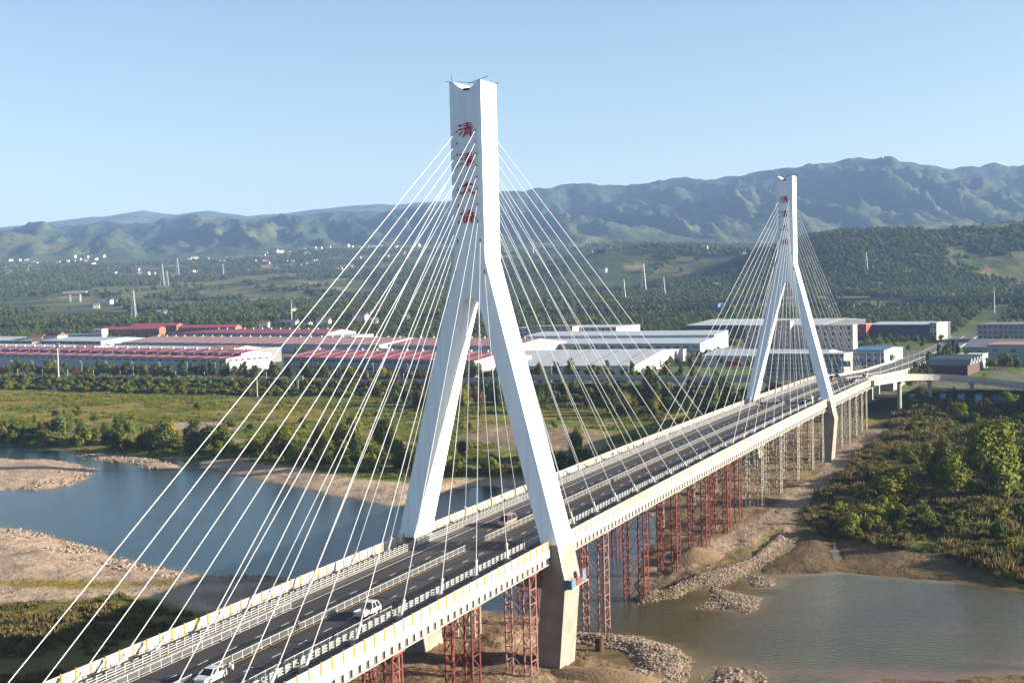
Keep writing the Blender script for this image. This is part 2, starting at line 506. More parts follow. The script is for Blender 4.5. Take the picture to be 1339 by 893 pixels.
    for cb, cd, ct, cv in ((22, 2350, 26, 30), (48, 2330, 30, 22), (95, 2700, 22, 18), (15, 1960, 40, 14), (60, 1930, 34, 20), (345, 3300, 60, 14), (420, 3100, 50, 12), (745, 2050, 46, 12), (800, 2080, 30, 10), (300, 3600, 70, 16)):
        q_ = np.hypot((t-((cb-669.5)/1796*cd+5))/ct, (v-cd+227)/cv)
        fc = mix(fc, (.44, .28, .15), sstep(1.1, .6, q_+.5*fr))
    mtn = sstep(4600, 5600, v)
    mc = mix(np.broadcast_to(C((.035, .062, .032)), col.shape).copy(), (.10, .115, .05), sstep(.0, .5, fbm(t/260, v/260, 105)+.5*spur))
    fc = fc+(mc-fc)*mtn[..., None]
    col = col+(fc-col)*far[..., None]
    return z, col, dW
def ground_z(x, y):
    return float(land(np.array([x]), np.array([y]))[0][0])

# terrain sheet: rows fan out from a point on the near bank, so the mesh is fine at the river and coarse on the mountains
NA, NR = 620, 640
A = np.radians(-22.76+np.linspace(-38, 38, NA))
R_ = 26*np.exp(np.linspace(0, math.log(12600/26.), NR))
AA, RR = np.meshgrid(A, R_)
TX, TY = (93+RR*np.sin(AA)).ravel(), (-207+RR*np.cos(AA)).ravel()
TZ, TC, _ = land(TX, TY)
i0 = (np.arange(NR-1)[:, None]*NA+np.arange(NA-1)[None, :]).ravel()
quads = np.stack([i0, i0+1, i0+NA+1, i0+NA], 1)
me = bpy.data.meshes.new('terrain')
me.vertices.add(NA*NR)
me.vertices.foreach_set('co', np.stack([TX, TY, TZ], 1).ravel().astype(np.float32))
me.loops.add(len(quads)*4)
me.loops.foreach_set('vertex_index', quads[:, ::-1].ravel().astype(np.int32))
me.polygons.add(len(quads))
me.polygons.foreach_set('loop_start', np.arange(0, len(quads)*4, 4, dtype=np.int32))
me.polygons.foreach_set('use_smooth', np.ones(len(quads), bool))
me.update(calc_edges=True)
ca = me.color_attributes.new('cover', 'FLOAT_COLOR', 'POINT')
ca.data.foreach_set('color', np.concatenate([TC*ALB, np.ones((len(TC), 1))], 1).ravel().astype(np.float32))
ua = me.attributes.new('upland', 'FLOAT', 'POINT')
ua.data.foreach_set('value', (.55*sstep(2500, 5200, vt(TX, TY)[0])).astype(np.float32))
GM = bpy.data.materials.new('ground_cover')
GM.use_nodes = True
nt = GM.node_tree
N, Lk = nt.nodes, nt.links
b = N['Principled BSDF']
b.inputs['Roughness'].default_value = .95
b.inputs['Specular IOR Level'].default_value = .1
at = N.new('ShaderNodeAttribute')
at.attribute_name = 'cover'
geo = N.new('ShaderNodeNewGeometry')
def gnoise(scale, det, lo, hi, a, c):
    n = N.new('ShaderNodeTexNoise')
    n.inputs['Scale'].default_value = scale
    n.inputs['Detail'].default_value = det
    n.inputs['Roughness'].default_value = .65
    Lk.new(geo.outputs['Position'], n.inputs['Vector'])
    r = N.new('ShaderNodeMapRange')
    for k, val in zip((1, 2, 3, 4), (lo, hi, a, c)):
        r.inputs[k].default_value = val
    Lk.new(n.outputs[0], r.inputs[0])
    return n, r
nA, rA = gnoise(1.6, 6, .3, .7, .6, 1.4)
nB, rB = gnoise(.02, 8, .3, .7, .72, 1.28)
mm = N.new('ShaderNodeMath')
mm.operation = 'MULTIPLY'
Lk.new(rA.outputs[0], mm.inputs[0])
Lk.new(rB.outputs[0], mm.inputs[1])
sc = N.new('ShaderNodeVectorMath')
sc.operation = 'SCALE'
Lk.new(at.outputs['Color'], sc.inputs[0])
Lk.new(mm.outputs[0], sc.inputs['Scale'])
Lk.new(sc.outputs[0], b.inputs['Base Color'])
bp1 = N.new('ShaderNodeBump')
bp1.inputs['Strength'].default_value = .55
bp1.inputs['Distance'].default_value = .35
Lk.new(nA.outputs[0], bp1.inputs['Height'])
nC, rC = gnoise(.035, 8, 0, 1, 0, 1)
nD, rD = gnoise(.009, 6, 0, 1, 0, 1)
bp3 = N.new('ShaderNodeBump')
bp3.inputs['Strength'].default_value = .6
bp3.inputs['Distance'].default_value = 45
Lk.new(nD.outputs[0], bp3.inputs['Height'])
bp2 = N.new('ShaderNodeBump')
bp2.inputs['Strength'].default_value = .5
bp2.inputs['Distance'].default_value = 9
Lk.new(nC.outputs[0], bp2.inputs['Height'])
Lk.new(bp1.outputs[0], bp2.inputs['Normal'])
fa = N.new('ShaderNodeAttribute')
fa.attribute_name = 'upland'
Lk.new(bp2.outputs[0], bp3.inputs['Normal'])
Lk.new(fa.outputs['Fac'], bp3.inputs['Strength'])
Lk.new(bp3.outputs[0], b.inputs['Normal'])
me.materials.append(GM)
terrain = link('terrain', me)
tag(terrain, 'river valley floor rising through wooded terraces to a mountain range', 'terrain', kind='structure')

# water
WM = bpy.data.materials.new('river_water')
WM.use_nodes = True
nt = WM.node_tree
N, Lk = nt.nodes, nt.links
b = N['Principled BSDF']
b.inputs['Roughness'].default_value = .09
b.inputs['IOR'].default_value = 1.22
b.inputs['Specular IOR Level'].default_value = .25
geo = N.new('ShaderNodeNewGeometry')
nz = N.new('ShaderNodeTexNoise')
nz.inputs['Scale'].default_value = .028
nz.inputs['Detail'].default_value = 5
Lk.new(geo.outputs['Position'], nz.inputs['Vector'])
wa = N.new('ShaderNodeAttribute')
wa.attribute_name = 'tint'
rw = N.new('ShaderNodeMapRange')
for k, val in zip((1, 2, 3, 4), (.3, .7, .8, 1.2)):
    rw.inputs[k].default_value = val
Lk.new(nz.outputs[0], rw.inputs[0])
wsc = N.new('ShaderNodeVectorMath')
wsc.operation = 'SCALE'
Lk.new(wa.outputs['Color'], wsc.inputs[0])
Lk.new(rw.outputs[0], wsc.inputs['Scale'])
Lk.new(wsc.outputs[0], b.inputs['Base Color'])
mp = N.new('ShaderNodeMapping')
mp.inputs['Scale'].default_value = (.9, 1.6, 1)
mp.inputs['Rotation'].default_value = (0, 0, .5)
Lk.new(geo.outputs['Position'], mp.inputs[0])
rp = N.new('ShaderNodeTexNoise')
rp.inputs['Scale'].default_value = .8
rp.inputs['Detail'].default_value = 5
Lk.new(mp.outputs[0], rp.inputs['Vector'])
bw = N.new('ShaderNodeBump')
bw.inputs['Strength'].default_value = .45
bw.inputs['Distance'].default_value = .25
Lk.new(rp.outputs[0], bw.inputs['Height'])
Lk.new(bw.outputs[0], b.inputs['Normal'])
# the water's own colour: clear teal upstream, olive in the pool, brown over the shallows
gx_, gy_ = np.meshgrid(np.linspace(-900, 250, 330), np.linspace(-150, 420, 190))
gx_, gy_ = gx_.ravel(), gy_.ravel()
_, _, gw = land(gx_, gy_)
dep = np.clip(-gw/4.5, 0, 1)+.35*fbm(gx_/14, gy_/8, 501)
poolk = sstep(-25, 25, gx_)[:, None]
deepc = np.array((.022, .05, .066))*(1-poolk)+np.array((.07, .062, .026))*poolk
shal = np.array((.09, .085, .05))*(1-poolk)+np.array((.17, .12, .06))*poolk
redk = (sstep(.05, .4, fbm(gx_/22+3, gy_/12, 502))*sstep(30, 55, gx_)*sstep(75, 40, gy_))[:, None]
wc = shal+(deepc-shal)*sstep(0, .75, dep)[:, None]
wc = wc+(np.array((.15, .085, .06))-wc)*redk*.85
wmb = MB()
wmb.add(np.stack([gx_, gy_, gx_*0+WATER_Z], 1), [(r_*330+c, r_*330+c+1, r_*330+331+c, r_*330+330+c) for r_ in range(189) for c in range(329)])
water = wmb.build('river', WM)
wca = water.data.color_attributes.new('tint', 'FLOAT_COLOR', 'POINT')
wca.data.foreach_set('color', np.concatenate([wc*.8, np.ones((len(wc), 1))], 1).ravel().astype(np.float32))
tag(water, 'shallow river winding under the bridge', 'water', kind='structure')

# ------------------------------------------------------------------ the bridge
SPAN = 254.5
DY = [-400, 340, 368, 400, 430, 506, 615, 790, 1200]
DZ = [0, 0, -.15, -1.0, -2.3, -4.0, -4.2, -1.8, 0]
def dk(y):
    """deck level along the bridge, easing down to the approach road"""
    if y <= 340:
        return -.32-2.65e-5*(y-127.3)**2
    return float(np.interp(y, [340, 368, 400, 430, 506, 615, 790, 1400], [-1.52, -2.0, -3.3, -5.0, -8.2, -10.8, -13.7, -13.9]))
Y0, Y1 = -150., 386.
bridge = empty('cable_stayed_bridge', (0, 0, WATER_Z), label='white cable-stayed bridge with two A-shaped pylons across the river', cat='bridge')
BZ = -WATER_Z       # children keep world coordinates: the parent sits at the river level
def part(mb, name, mats, parent=bridge, smooth=False):
    o = mb.build(name, mats, parent, smooth)
    if parent is bridge:
        o.location.z = BZ
    return o
def run(x0, x1, za, zb, ya=Y0, yb=Y1, step=6.):
    """beam of rectangular section following the deck"""
    n = max(1, int(math.ceil((yb-ya)/step)))
    rings = []
    for i in range(n+1):
        y = ya+(yb-ya)*i/n
        z = dk(y)
        rings.append([(x0, y, z+za), (x1, y, z+za), (x1, y, z+zb), (x0, y, z+zb)])
    return MB().loft(rings)
def runs(items, ya=Y0, yb=Y1):
    m = MB()
    for a in items:
        q = run(*a, ya=ya, yb=yb)
        m.add(q.v, q.f)
    return m
deck = part(run(-12.6, 12.6, -.45, -.02), 'deck_slab', CONCL)
carriage = part(run(-7.6, 7.6, -.018, 0.0), 'carriageway', ASPH)
for sx in (-1, 1):
    part(run(min(sx*7.61, sx*9.0), max(sx*7.61, sx*9.0), -.018, .012), 'cycle_lane', ASPHD)
    part(run(min(sx*9.01, sx*9.4), max(sx*9.01, sx*9.4), -.018, .22), 'kerb', mat('kerb_shade_grey', (.22, .22, .22)) if 'kerb_shade_grey' not in MATS else MATS['kerb_shade_grey'])  # kerb grey darkened to match the shade painted on the walkway
    part(run(min(sx*9.41, sx*12.55), max(sx*9.41, sx*12.55), -.018, .10), 'walkway', ASPHD)  # walkway toned dark: the parapet's shade is put into its colour
    part(run(min(sx*6.78, sx*6.93), max(sx*6.78, sx*6.93), .002, .010), 'edge_line', LINEW)
    part(run(min(sx*.30, sx*.44), max(sx*.30, sx*.44), .002, .010), 'yellow_line', LINEY)
dash_me = MB().box(-.075, .075, -1, 1, 0, .006).mesh('lane_dash', LINEW)
k = -25
for sx, off in ((-1, -14.5), (1, -15.3)):
    y = off-6*13
    while y < Y1-4:
        o = link('lane_dash', dash_me, carriage, (sx*3.4, y, dk(y)+.004))
        o.rotation_euler.x = math.atan((dk(y+1)-dk(y-1))/2)
        y += 6
for y in (-66., 66., 188., 330.):
    link('expansion_joint', MB().box(-7.5, 7.5, -.16, .16, 0, .012).mesh('expansion_joint', DARK), carriage, (0, y, dk(y)+.011))
# girders: painted fascia, recessed web with brackets and a bottom flange
brk = MB().box(-.22, .22, -.72, .72, -1.1, 0).box(-.3, .3, -.74, -.66, -1.1, 0).box(-.3, .3, .66, .74, -1.1, 0).mesh('web_block', CREAM)
fbm_ = MB().box(-12.0, 12.0, -.18, .18, -1.5, 0).mesh('floor_beam', MATS['concrete'])
for sx in (-1, 1):
    def xx(a, c): return (min(sx*a, sx*c), max(sx*a, sx*c))
    g = part(run(*xx(12.56, 13.1), -1.15, .06), 'fascia_beam', CREAM)
    w_ = part(run(*xx(11.9, 12.95), -2.42, -2.252), 'edge_girder', CREAM)
    y = -110.
    while y < Y1-2:
        link('web_block', brk, w_, (sx*12.5, y, dk(y)-1.151))
        y += 2.05
fl = part(runs([(-6.2, -5.9, -2.3, -.46), (5.9, 6.2, -2.3, -.46)]), 'stringer', CREAM)
y = -110.
while y < Y1-2:
    link('floor_beam', fbm_, fl, (0, y, dk(y)-.47))
    y += 4.1
# median fence and the two inner fences
def fence(name, x, h, ya, yb, pitch, mat_):
    f = part(runs([(x-.035, x+.035, h-.07, h), (x-.03, x+.03, .12, .17)], ya, yb), name, mat_)
    pm = MB().box(-.05, .05, -.05, .05, 0, h+.06).box(-.11, .11, -.11, .11, 0, .05).mesh('post', mat_)
    y = ya
    while y <= yb:
        link('post', pm, f, (x, y, dk(y)+.001))
        y += pitch
    bal = MB()
    y = ya+.1
    while y < yb:
        z = dk(y)
        bal.box(x-.012, x+.012, y-.012, y+.012, z+.17, z+h-.07)
        y += .16
    o = bal.build('infill_bars', mat_, f)
    o['kind'] = 'stuff'
    return f
fence('median_fence', 0, .92, -112, 352, 2.03, GREYP)
fence('lane_fence', -7.15, .85, -112, -49, 2.03, GREYP)
fence('lane_fence', 7.15, .85, -112, -47, 2.03, GREYP)
# guard rails: posts with three arms carrying three rails
for sx in (-1, 1):
    x = sx*9.2
    gr = part(runs([(x-sx*.16-.05, x-sx*.16+.05, z-.05, z+.05) for z in (.42, .74, 1.06)]), 'guard_rail', GALV)
    pm = MB().box(-.06, .06, -.07, .07, 0, 1.14)
    for z in (.38, .70, 1.02):
        pm.box(-.045, .045, .07, .95, z, z+.09)
    pm = pm.mesh('rail_post', GALV)
    y = -96.
    while y < Y1-1.5:
        if min(abs(y), abs(y-SPAN)) > 3.6:
            link('rail_post', pm, gr, (x+sx*.02, y, dk(y)+.221))
        y += 1.62
# outer parapets: white panels between orange marker posts
pan = MB().box(-.03, .03, -1.16, 1.16, .12, 1.36, 1).box(-.07, .07, -.34, .34, .16, 1.30).box(-.06, .06, -1.16, 1.16, 1.36, 1.45)
for q in (-.95, -.6, .6, .95):
    pan.box(-.045, .045, q-.05, q+.05, .2, 1.3)
pan = pan.mesh('panel', [WHITE, mat('panel_grey', (.44, .45, .45))])
cap = MB().box(-.10, .10, -.14, .14, .06, 1.5)
cap.box(-.07, .07, -.055, .055, 1.5, 1.62)
cap = cap.mesh('marker_post', ORANGE)
for sx in (-1, 1):
    pr = part(runs([(sx*12.95-.09, sx*12.95+.09, .065, .125)]), 'parapet', WHITE)
    y = -108.
    while y < 384:
        if min(abs(y+1.26), abs(y+1.26-SPAN)) > 4.4:
            link('panel', pan, pr, (sx*12.95, y+1.265, dk(y+1.265)))
        if min(abs(y), abs(y-SPAN)) > 3.7:
            link('marker_post', cap, pr, (sx*12.95, y, dk(y)))
        y += 2.53

# pylons
ZK, ZTOP, ZARCH = 45.87, 75., 39.9
def wo(z):
    if z >= ZK: return 2.79
    if z >= -6.2: return 2.79+(14.30-2.79)*(ZK-z)/ZK if z > 0 else 14.30+(15.46-14.30)*(-z)/6.2
    return 15.46+(14.17-15.46)*(-6.2-z)/14.
def wi(z):
    if z >= 0:
        li = wo(z)-2.85-.25*max(0, (z-30)/10)
        if z > 34.5:
            k = min(1, (z-34.5)/(ZARCH-34.5))
            li = min(li, (wo(34.5)-3.0)*math.sqrt(max(0, 1-k**2.2)))
        return max(li, 0)
    if z >= -6.2: return 11.45+(11.55-11.45)*(-z)/6.2
    return 11.55+(9.9-11.55)*(-6.2-z)/14.
def dd(z):
    return 3.15+(3.5-3.15)*max(0, min(1, (ZK-z)/ZK))
ANCH_Z = [67, 65.1, 63.3, 61.4, 59.5, 57.6, 55.1, 52.4, 49.3, 44.2]
ANCH_Z = [z*1. for z in ANCH_Z]
def stroke(mb, pts, cx, cz, kx, kz, th=.14):
    P = [Vector(((x-cx)/kx, 0, -(z-cz)/kz)) for x, z, w in pts]
    Wd = [w/kx*.58 for x, z, w in pts]
    L_, R_ = [], []
    for i, p in enumerate(P):
        d = (P[min(i+1, len(P)-1)]-P[max(i-1, 0)]).normalized()
        nrm = Vector((-d.z, 0, d.x))
        L_.append(p+nrm*Wd[i])
        R_.append(p-nrm*Wd[i])
    rings = [[(a.x, -th, a.z), (c.x, -th, c.z), (c.x, .02, c.z), (a.x, .02, a.z)] for a, c in zip(L_, R_)]
    mb.loft(rings)
GLYPH = [
 (385, 425, 25.5, [[(165,285,45),(220,275,50),(285,265,12)],[(160,410,35),(210,400,45),(290,380,12)],[(165,580,22),(220,530,28),(290,460,14)],
  [(300,245,14),(440,215,18),(570,212,14)],[(310,310,14),(440,290,20),(560,270,14)],[(285,395,20),(440,355,25),(600,340,26)],[(435,190,28),(435,350,28)],
  [(375,400,22),(360,520,24),(300,640,30)],[(540,380,26),(535,500,28),(525,630,32)],[(380,440,18),(540,440,18)],[(380,500,18),(540,500,18)],[(370,388,20),(540,388,20)],[(365,555,16),(530,550,16)]]),
 (385, 390, 25.5, [[(180,240,40),(240,230,40),(290,215,10)],[(200,385,20),(270,350,26)],[(175,545,25),(220,520,30),(265,480,16)],
  [(340,215,14),(420,205,25),(540,190,16)],[(330,275,16),(560,250,18)],[(310,335,18),(580,310,20)],[(430,200,28),(430,370,28)],[(310,400,18),(560,375,24)],
  [(420,380,26),(380,470,26),(290,550,28)],[(470,380,30),(510,460,34),(600,500,30)],[(440,440,30),(400,600,32)],[(485,450,32),(520,590,34)],[(350,470,22),(560,440,22)]]),
 (500, 380, 29.8, [[(320,330,40),(420,280,45),(520,245,45),(640,250,42),(700,280,25)],[(480,160,25),(490,260,45),(450,400,45),(390,520,45),(300,590,45),(220,550,20)],[(545,420,35),(600,510,45),(660,580,50),(720,600,45),(780,545,15)]]),
 (440, 410, 25.5, [[(210,320,40),(270,320,44),(350,300,20)],[(310,210,24),(310,400,34),(315,610,26)],[(300,390,26),(215,500,26)],[(420,245,20),(500,215,26),(580,200,20)],
  [(510,230,34),(430,330,30)],[(370,310,20),(630,300,24)],[(560,320,30),(620,440,34),(685,480,40)],[(370,370,20),(500,370,20)],[(360,430,22),(560,430,22)],[(370,500,20),(490,500,20)],
  [(400,420,30),(385,610,32)],[(490,380,34),(470,560,34)],[(550,400,34),(550,615,42)]])]
def pylon(yc, base_z):
    root = empty('pylon', (0, yc, BZ))
    root.parent = bridge
    def ring(a, c, z, d=None):
        d = d or dd(z)
        return [(a, -d, z), (c, -d, z), (c, d, z), (a, d, z)]
    zs = [0, 6, 12, 18, 24, 30, 33, 34.5, 35.5, 36.5, 37.4, 38.2, 38.9, 39.4, 39.75, ZARCH]
    body = MB()
    for sx in (-1, 1):
        rings = [ring(*sorted((sx*wi(z), sx*wo(z))), z) for z in zs]
        body.loft(rings, caps=False)
        z = 0
        body.add(ring(*sorted((sx*wi(0), sx*wo(0))), 0), [(0, 1, 2, 3)])
    # head: from the crown of the arch to the notched top
    d0, d1 = dd(ZARCH), dd(ZK)
    w0, w1 = wo(ZARCH), wo(ZK)
    body.loft([[(-w0, -d0, ZARCH), (w0, -d0, ZARCH), (w0, d0, ZARCH), (-w0, d0, ZARCH)], [(-w1, -d1, ZK), (w1, -d1, ZK), (w1, d1, ZK), (-w1, d1, ZK)],
               [(-2.79, -3.15, 73.2), (2.79, -3.15, 73.2), (2.79, 3.15, 73.2), (-2.79, 3.15, 73.2)]], caps=False)
    prof = [(-2.79, 73.2), (2.79, 73.2), (2.79, 75), (2.35, 75), (.6, 73.45), (-.35, 73.45), (-2.1, 75), (-2.79, 75)]
    n = len(prof)
    body.add([(x, yy, z) for yy in (-3.15, 3.15) for x, z in prof], [(0, 1, 2, 3, 4), (0, 4, 5), (0, 5, 6, 7)] + [(n+4, n+3, n+2, n+1, n), (n+5, n+4, n), (n+7, n+6, n+5, n)] + [(i, (i+1) % n, n+(i+1) % n, n+i) for i in range(1, n)])
    body.build('shaft', PYLON, root)
    for sx in (-1, 1):
        rings = [ring(*sorted((sx*wi(z), sx*wo(z))), z, 3.5 if z > -15 else 3.55) for z in (-.001, -3, -6.2, -12, base_z)]
        leg = MB().loft(rings).build('pier_leg', CONC, root)
        c = []
        for z in (0.0, -4.2):
            x = sx*(wo(z)+.008)
            c.append((x, z))
        cl = MB()
        (xa, za), (xb, zb) = c
        cl.add([(xa, -3.5, za), (xb, -3.5, zb), (xb, 3.5, zb-.6), (xa, 3.5, za)], [(0, 1, 2, 3)])
        cl.build('painted_band', PYLON, root)
    MB().box(-11.5, 11.5, -2.2, 2.2, -7.4, -4.0).build('cross_beam', CONC, root)
    # red characters on the upstream and downstream faces
    for gi, (cx, cz, sc_, strokes) in enumerate(GLYPH):
        m = MB()
        for s_ in strokes:
            stroke(m, s_, cx, cz, sc_*6.7, sc_*7.6)
        zc = [67.1, 62.35, 57.75, 53.1][gi]
        o = m.build('character', REDP, root, loc=(0, -3.16, zc))
    # winch and rods on the head
    MB().box(-.6, .7, -2.6, -1.2, 73.45, 73.95).box(-.3, .35, -3.05, -2.6, 73.55, 73.85).build('winch', TRED, root)
    r_ = MB()
    r_.tube((-3.6, -3.0, 75.15), (1.6, 2.2, 75.2), .05).tube((-2.4, -3, 75), (-2.4, -3, 76.1), .04).tube((.5, -2.8, 74.6), (4.0, -2.8, 75.5), .05).tube((2.2, 2.8, 75), (2.2, 2.8, 75.6), .04).tube((1.5, 3.1, 75.1), (3.4, 3.1, 75.2), .05)
    r_.build('rods', DARK, root)
    return root
for yc, bz in ((0, -21.6), (SPAN, -21.2)):
    pylon(yc, bz)
# stay cables
mat('roof_grey_dark', (.16, .18, .21))
sock = MB().tube((0, 0, 0), (0, 0, 1), .17, n=8).mesh('socket', DARK)
def cable(yc, sy, sx, i):
    zt = ANCH_Z[9-i]
    side = (sy < 0) == (yc == 0)
    y_d = yc+sy*((15, 27, 39, 51, 63, 74.8, 82.2, 89.6, 97.2, 105)[i] if side else 15+12.2*i)
    xd = sx*10.5
    a = Vector((xd, y_d, dk(y_d)+.1))
    xt = sx*(2.6 if i == 0 else (2.0 if i == 1 else 1.66))
    b_ = Vector((xt, yc+sy*(dd(zt)-.02), zt))
    d = (b_-a).normalized()
    m = MB().tube(a+d*2.6, b_-d*.2, .058, n=6)
    o = part(m, 'stay_cable', CABLE)
    # guide pipe, damper collar and anchor box at deck level
    q = MB().tube(a-d*.2, a+d*2.9, .2, .18, n=8)
    q.tube(a+d*2.7, a+d*3.0, .26, n=8)
    gp = q.build('guide_pipe', WHITE, o)
    MB().box(a.x-.35, a.x+.35, a.y-.5, a.y+.5, a.z-.12, a.z+.75).build('anchor_box', GALV, o)
    MB().tube(b_-d*.34, b_+d*.2, .11, n=8).build('socket', MATS['roof_grey_dark'], o)
for yc in (0, SPAN):
    for sy in (-1, 1):
        for sx in (-1, 1):
            for i in range(10):
                cable(yc, sy, sx, i)

# ------------------------------------------------------------------ construction trestles under the deck
def trestle_proto(h, matr, wx=4.2, wy=2.6, matcap=None, light=False):
    root = empty('trestle_tower')
    posts = [(-wx/2, -wy/2), (-wx/2+1.1, -wy/2), (wx/2-1.1, -wy/2), (wx/2, -wy/2), (-wx/2, wy/2), (wx/2, wy/2)] if not light else [(-wx/2, -wy/2), (wx/2, -wy/2), (-wx/2, wy/2), (wx/2, wy/2)]
    pm = MB().tube((0, 0, 0), (0, 0, h), .17 if not light else .2, n=6).mesh('post', matr)
    for x, y in posts:
        link('post', pm, root, (x, y, 0))
    nlev = int(h/2.1)
    xs0 = [(-wx/2, -wx/2+1.1), (wx/2-1.1, wx/2)] if not light else [(-wx/2, wx/2)]
    for (a, c) in xs0:
        m = MB()
        for k in range(nlev):
            z0, z1 = h*k/nlev+.2, h*(k+1)/nlev
            m.bar((a, -wy/2, z1), (c, -wy/2, z1), .12)
            m.bar((a, -wy/2, z0), (c, -wy/2, z1), .09) if k % 2 else m.bar((c, -wy/2, z0), (a, -wy/2, z1), .09)
        m.build('bracing', matr, root)
    for sx in (-1, 1):
        m = MB()
        for k in range(nlev):
            z0, z1 = h*k/nlev+.2, h*(k+1)/nlev
            x = sx*wx/2
            m.bar((x, -wy/2, z1), (x, wy/2, z1), .12)
            m.bar((x, -wy/2, z0), (x, wy/2, z1), .09) if k % 2 else m.bar((x, wy/2, z0), (x, -wy/2, z1), .09)
        m.build('bracing', matr, root)
    m = MB()
    for k in range(0, nlev, 2):
        z0, z1 = h*k/nlev+.2, h*min(nlev, k+2)/nlev
        m.bar((-wx/2+1.1, -wy/2, z0), (wx/2-1.1, -wy/2, z1), .08)
        m.bar((wx/2-1.1, -wy/2, z0), (-wx/2+1.1, -wy/2, z1), .08)
        m.bar((-wx/2, wy/2, z0), (wx/2, wy/2, z1), .08)
        m.bar((wx/2, wy/2, z0), (-wx/2, wy/2, z1), .08)
    m.build('cross_bracing', matr, root)
    MB().box(-wx/2-.4, wx/2+.4, -wy/2-.3, wy/2+.3, h, h+.35).build('cap_beam', matcap or matr, root)
    MB().box(-wx/2-.25, wx/2+.25, -wy/2-.25, wy/2+.25, -.6, .1).build('footing', CONC, root)
    return root
TH = 18.
red_proto = trestle_proto(TH, TRED)
mix_proto = trestle_proto(TH, TMIX, matcap=TRED)
gry_proto = trestle_proto(TH, TGREY, wx=4.4, wy=2.4)
tag(red_proto, 'tall red lattice trestle tower standing under the bridge deck', 'trestle', 'red trestle towers under the deck')
tag(mix_proto, 'faded pink-red lattice trestle tower under the deck beside the pier', 'trestle', 'faded trestle towers by the pier')
tag(gry_proto, 'weathered grey lattice trestle tower standing under the bridge deck', 'trestle', 'grey trestle towers under the deck')
used = set()
ORD = ('first', 'second', 'third', 'fourth', 'fifth', 'sixth', 'seventh', 'eighth', 'ninth', 'tenth', 'eleventh', 'twelfth')
def put_trestle(proto, x, y, label):
    o = proto if proto.name not in used else copy_tree(proto)
    used.add(proto.name)
    o.location = (x, y, dk(y)-2.46-TH-.36)
    o['label'] = label
put_trestle(red_proto, 10.2, -55.6, 'red lattice trestle under the downstream edge, third back from the near pier')
put_trestle(red_proto, 10.2, -31.6, 'red lattice trestle under the downstream edge, second back from the near pier')
put_trestle(mix_proto, 10.2, -9.7, 'faded red lattice trestle standing on the soil right against the near pier')
put_trestle(mix_proto, 10.2, 25.9, 'faded red lattice trestle in the water behind the stone spit')
put_trestle(mix_proto, -8, -22, 'faded red lattice trestle under the upstream edge before the near pier')
for k, y in enumerate((49.9, 73.2, 97.7, 117.8, 130.0)):
    put_trestle(red_proto, 10.2, y, 'red lattice trestle beside the rubble dike, '+ORD[k]+' after the water gap')
for k, y in enumerate((-55.6, 38., 62., 86.)):
    put_trestle(red_proto, -7.5, y, 'red lattice trestle under the upstream edge, '+ORD[k]+' of its row from the road end')
for k, y in enumerate((10., 124.)):
    put_trestle(gry_proto, -8.5, y, 'grey lattice trestle under the upstream edge '+('by the near pier' if k == 0 else 'behind the last red trestles'))
for k, y in enumerate((155, 179, 204, 228, 246)):
    put_trestle(gry_proto, 10.2, y, 'grey lattice trestle beside the haul road, '+ORD[k]+' after the red trestles')
for k, y in enumerate((266, 284, 301, 317, 331, 343)):
    put_trestle(gry_proto, 10.2, y, 'grey lattice trestle beyond the far pier, '+ORD[k]+' toward the ramp')
for k, y in enumerate((150, 174, 199, 223, 272, 297, 321)):
    put_trestle(gry_proto, -7.5, y, 'grey lattice trestle under the upstream edge, '+ORD[k]+' of the grey row toward the town')
# work platform hung on the near pier
SHEET = mat('sheet_blue', (.10, .22, .32), var=.25)
wp = empty('work_platform', (15.35, 0, -6.9), label='blue and red hanging work platform on the pier of the pylon in the river', cat='scaffold')
wp.scale = (.6, .95, .75)
MB().box(.1, 2.3, -4.2, 4.4, -.1, .05).build('floor', TGREY, wp)
m = MB()
for y in (-4.2, -2, 0, 2.2, 4.4):
    m.bar((2.3, y, 0), (2.3, y, 2.0), .08).bar((.1, y, 0), (2.3, y, 2.0), .06)
for z in (.9, 2.0):
    m.bar((2.3, -4.2, z), (2.3, 4.4, z), .09)
m.build('rail', TRED, wp)
MB().box(2.34, 2.38, -4.2, -2.2, .0, 1.9).build('sheet', SHEET, wp)
MB().box(2.34, 2.38, 1.2, 2.9, .3, 2.9).build('sheet', SHEET, wp)
MB().box(2.34, 2.38, -1.9, 1.0, .6, 1.5).build('sheet', TRED, wp)
MB().box(.1, 2.2, -4.25, -4.21, .0, 1.9).build('sheet', SHEET, wp)
# rusted casing pipe in the pond, tarpaulins and an excavator under the deck
cp = MB().tube((0, 0, -1), (0, 0, 2.2), .75, n=16).build('casing_pipe', mat('rust', (.10, .035, .025), var=.3), loc=(15.5, 12.2, -21))
tag(cp, 'rusty steel casing pipe standing in the small pond', 'pipe')
def heap(name, loc, sx, sy, h, mat_, label, cat, seed, grp=None):
    n = 14
    xs = np.linspace(-1, 1, n)
    X, Y = np.meshgrid(xs, xs)
    r = np.sqrt(X**2+Y**2)
    Z = np.clip(1-r, 0, 1)**.7*h*(1+.5*fbm(X*2+seed, Y*2, seed, 3))
    m = MB()
    m.add([(X.flat[i]*sx, Y.flat[i]*sy, Z.flat[i]-.1) for i in range(n*n)], [(r_*n+c, r_*n+c+1, r_*n+n+c+1, r_*n+n+c) for r_ in range(n-1) for c in range(n-1)])
    o = m.build(name, mat_, loc=(loc[0], loc[1], ground_z(*loc)), smooth=True)
    return tag(o, label, cat, grp)
TARP = mat('tarpaulin_blue', (.10, .22, .33), rough=.5, var=.2, vscale=2)
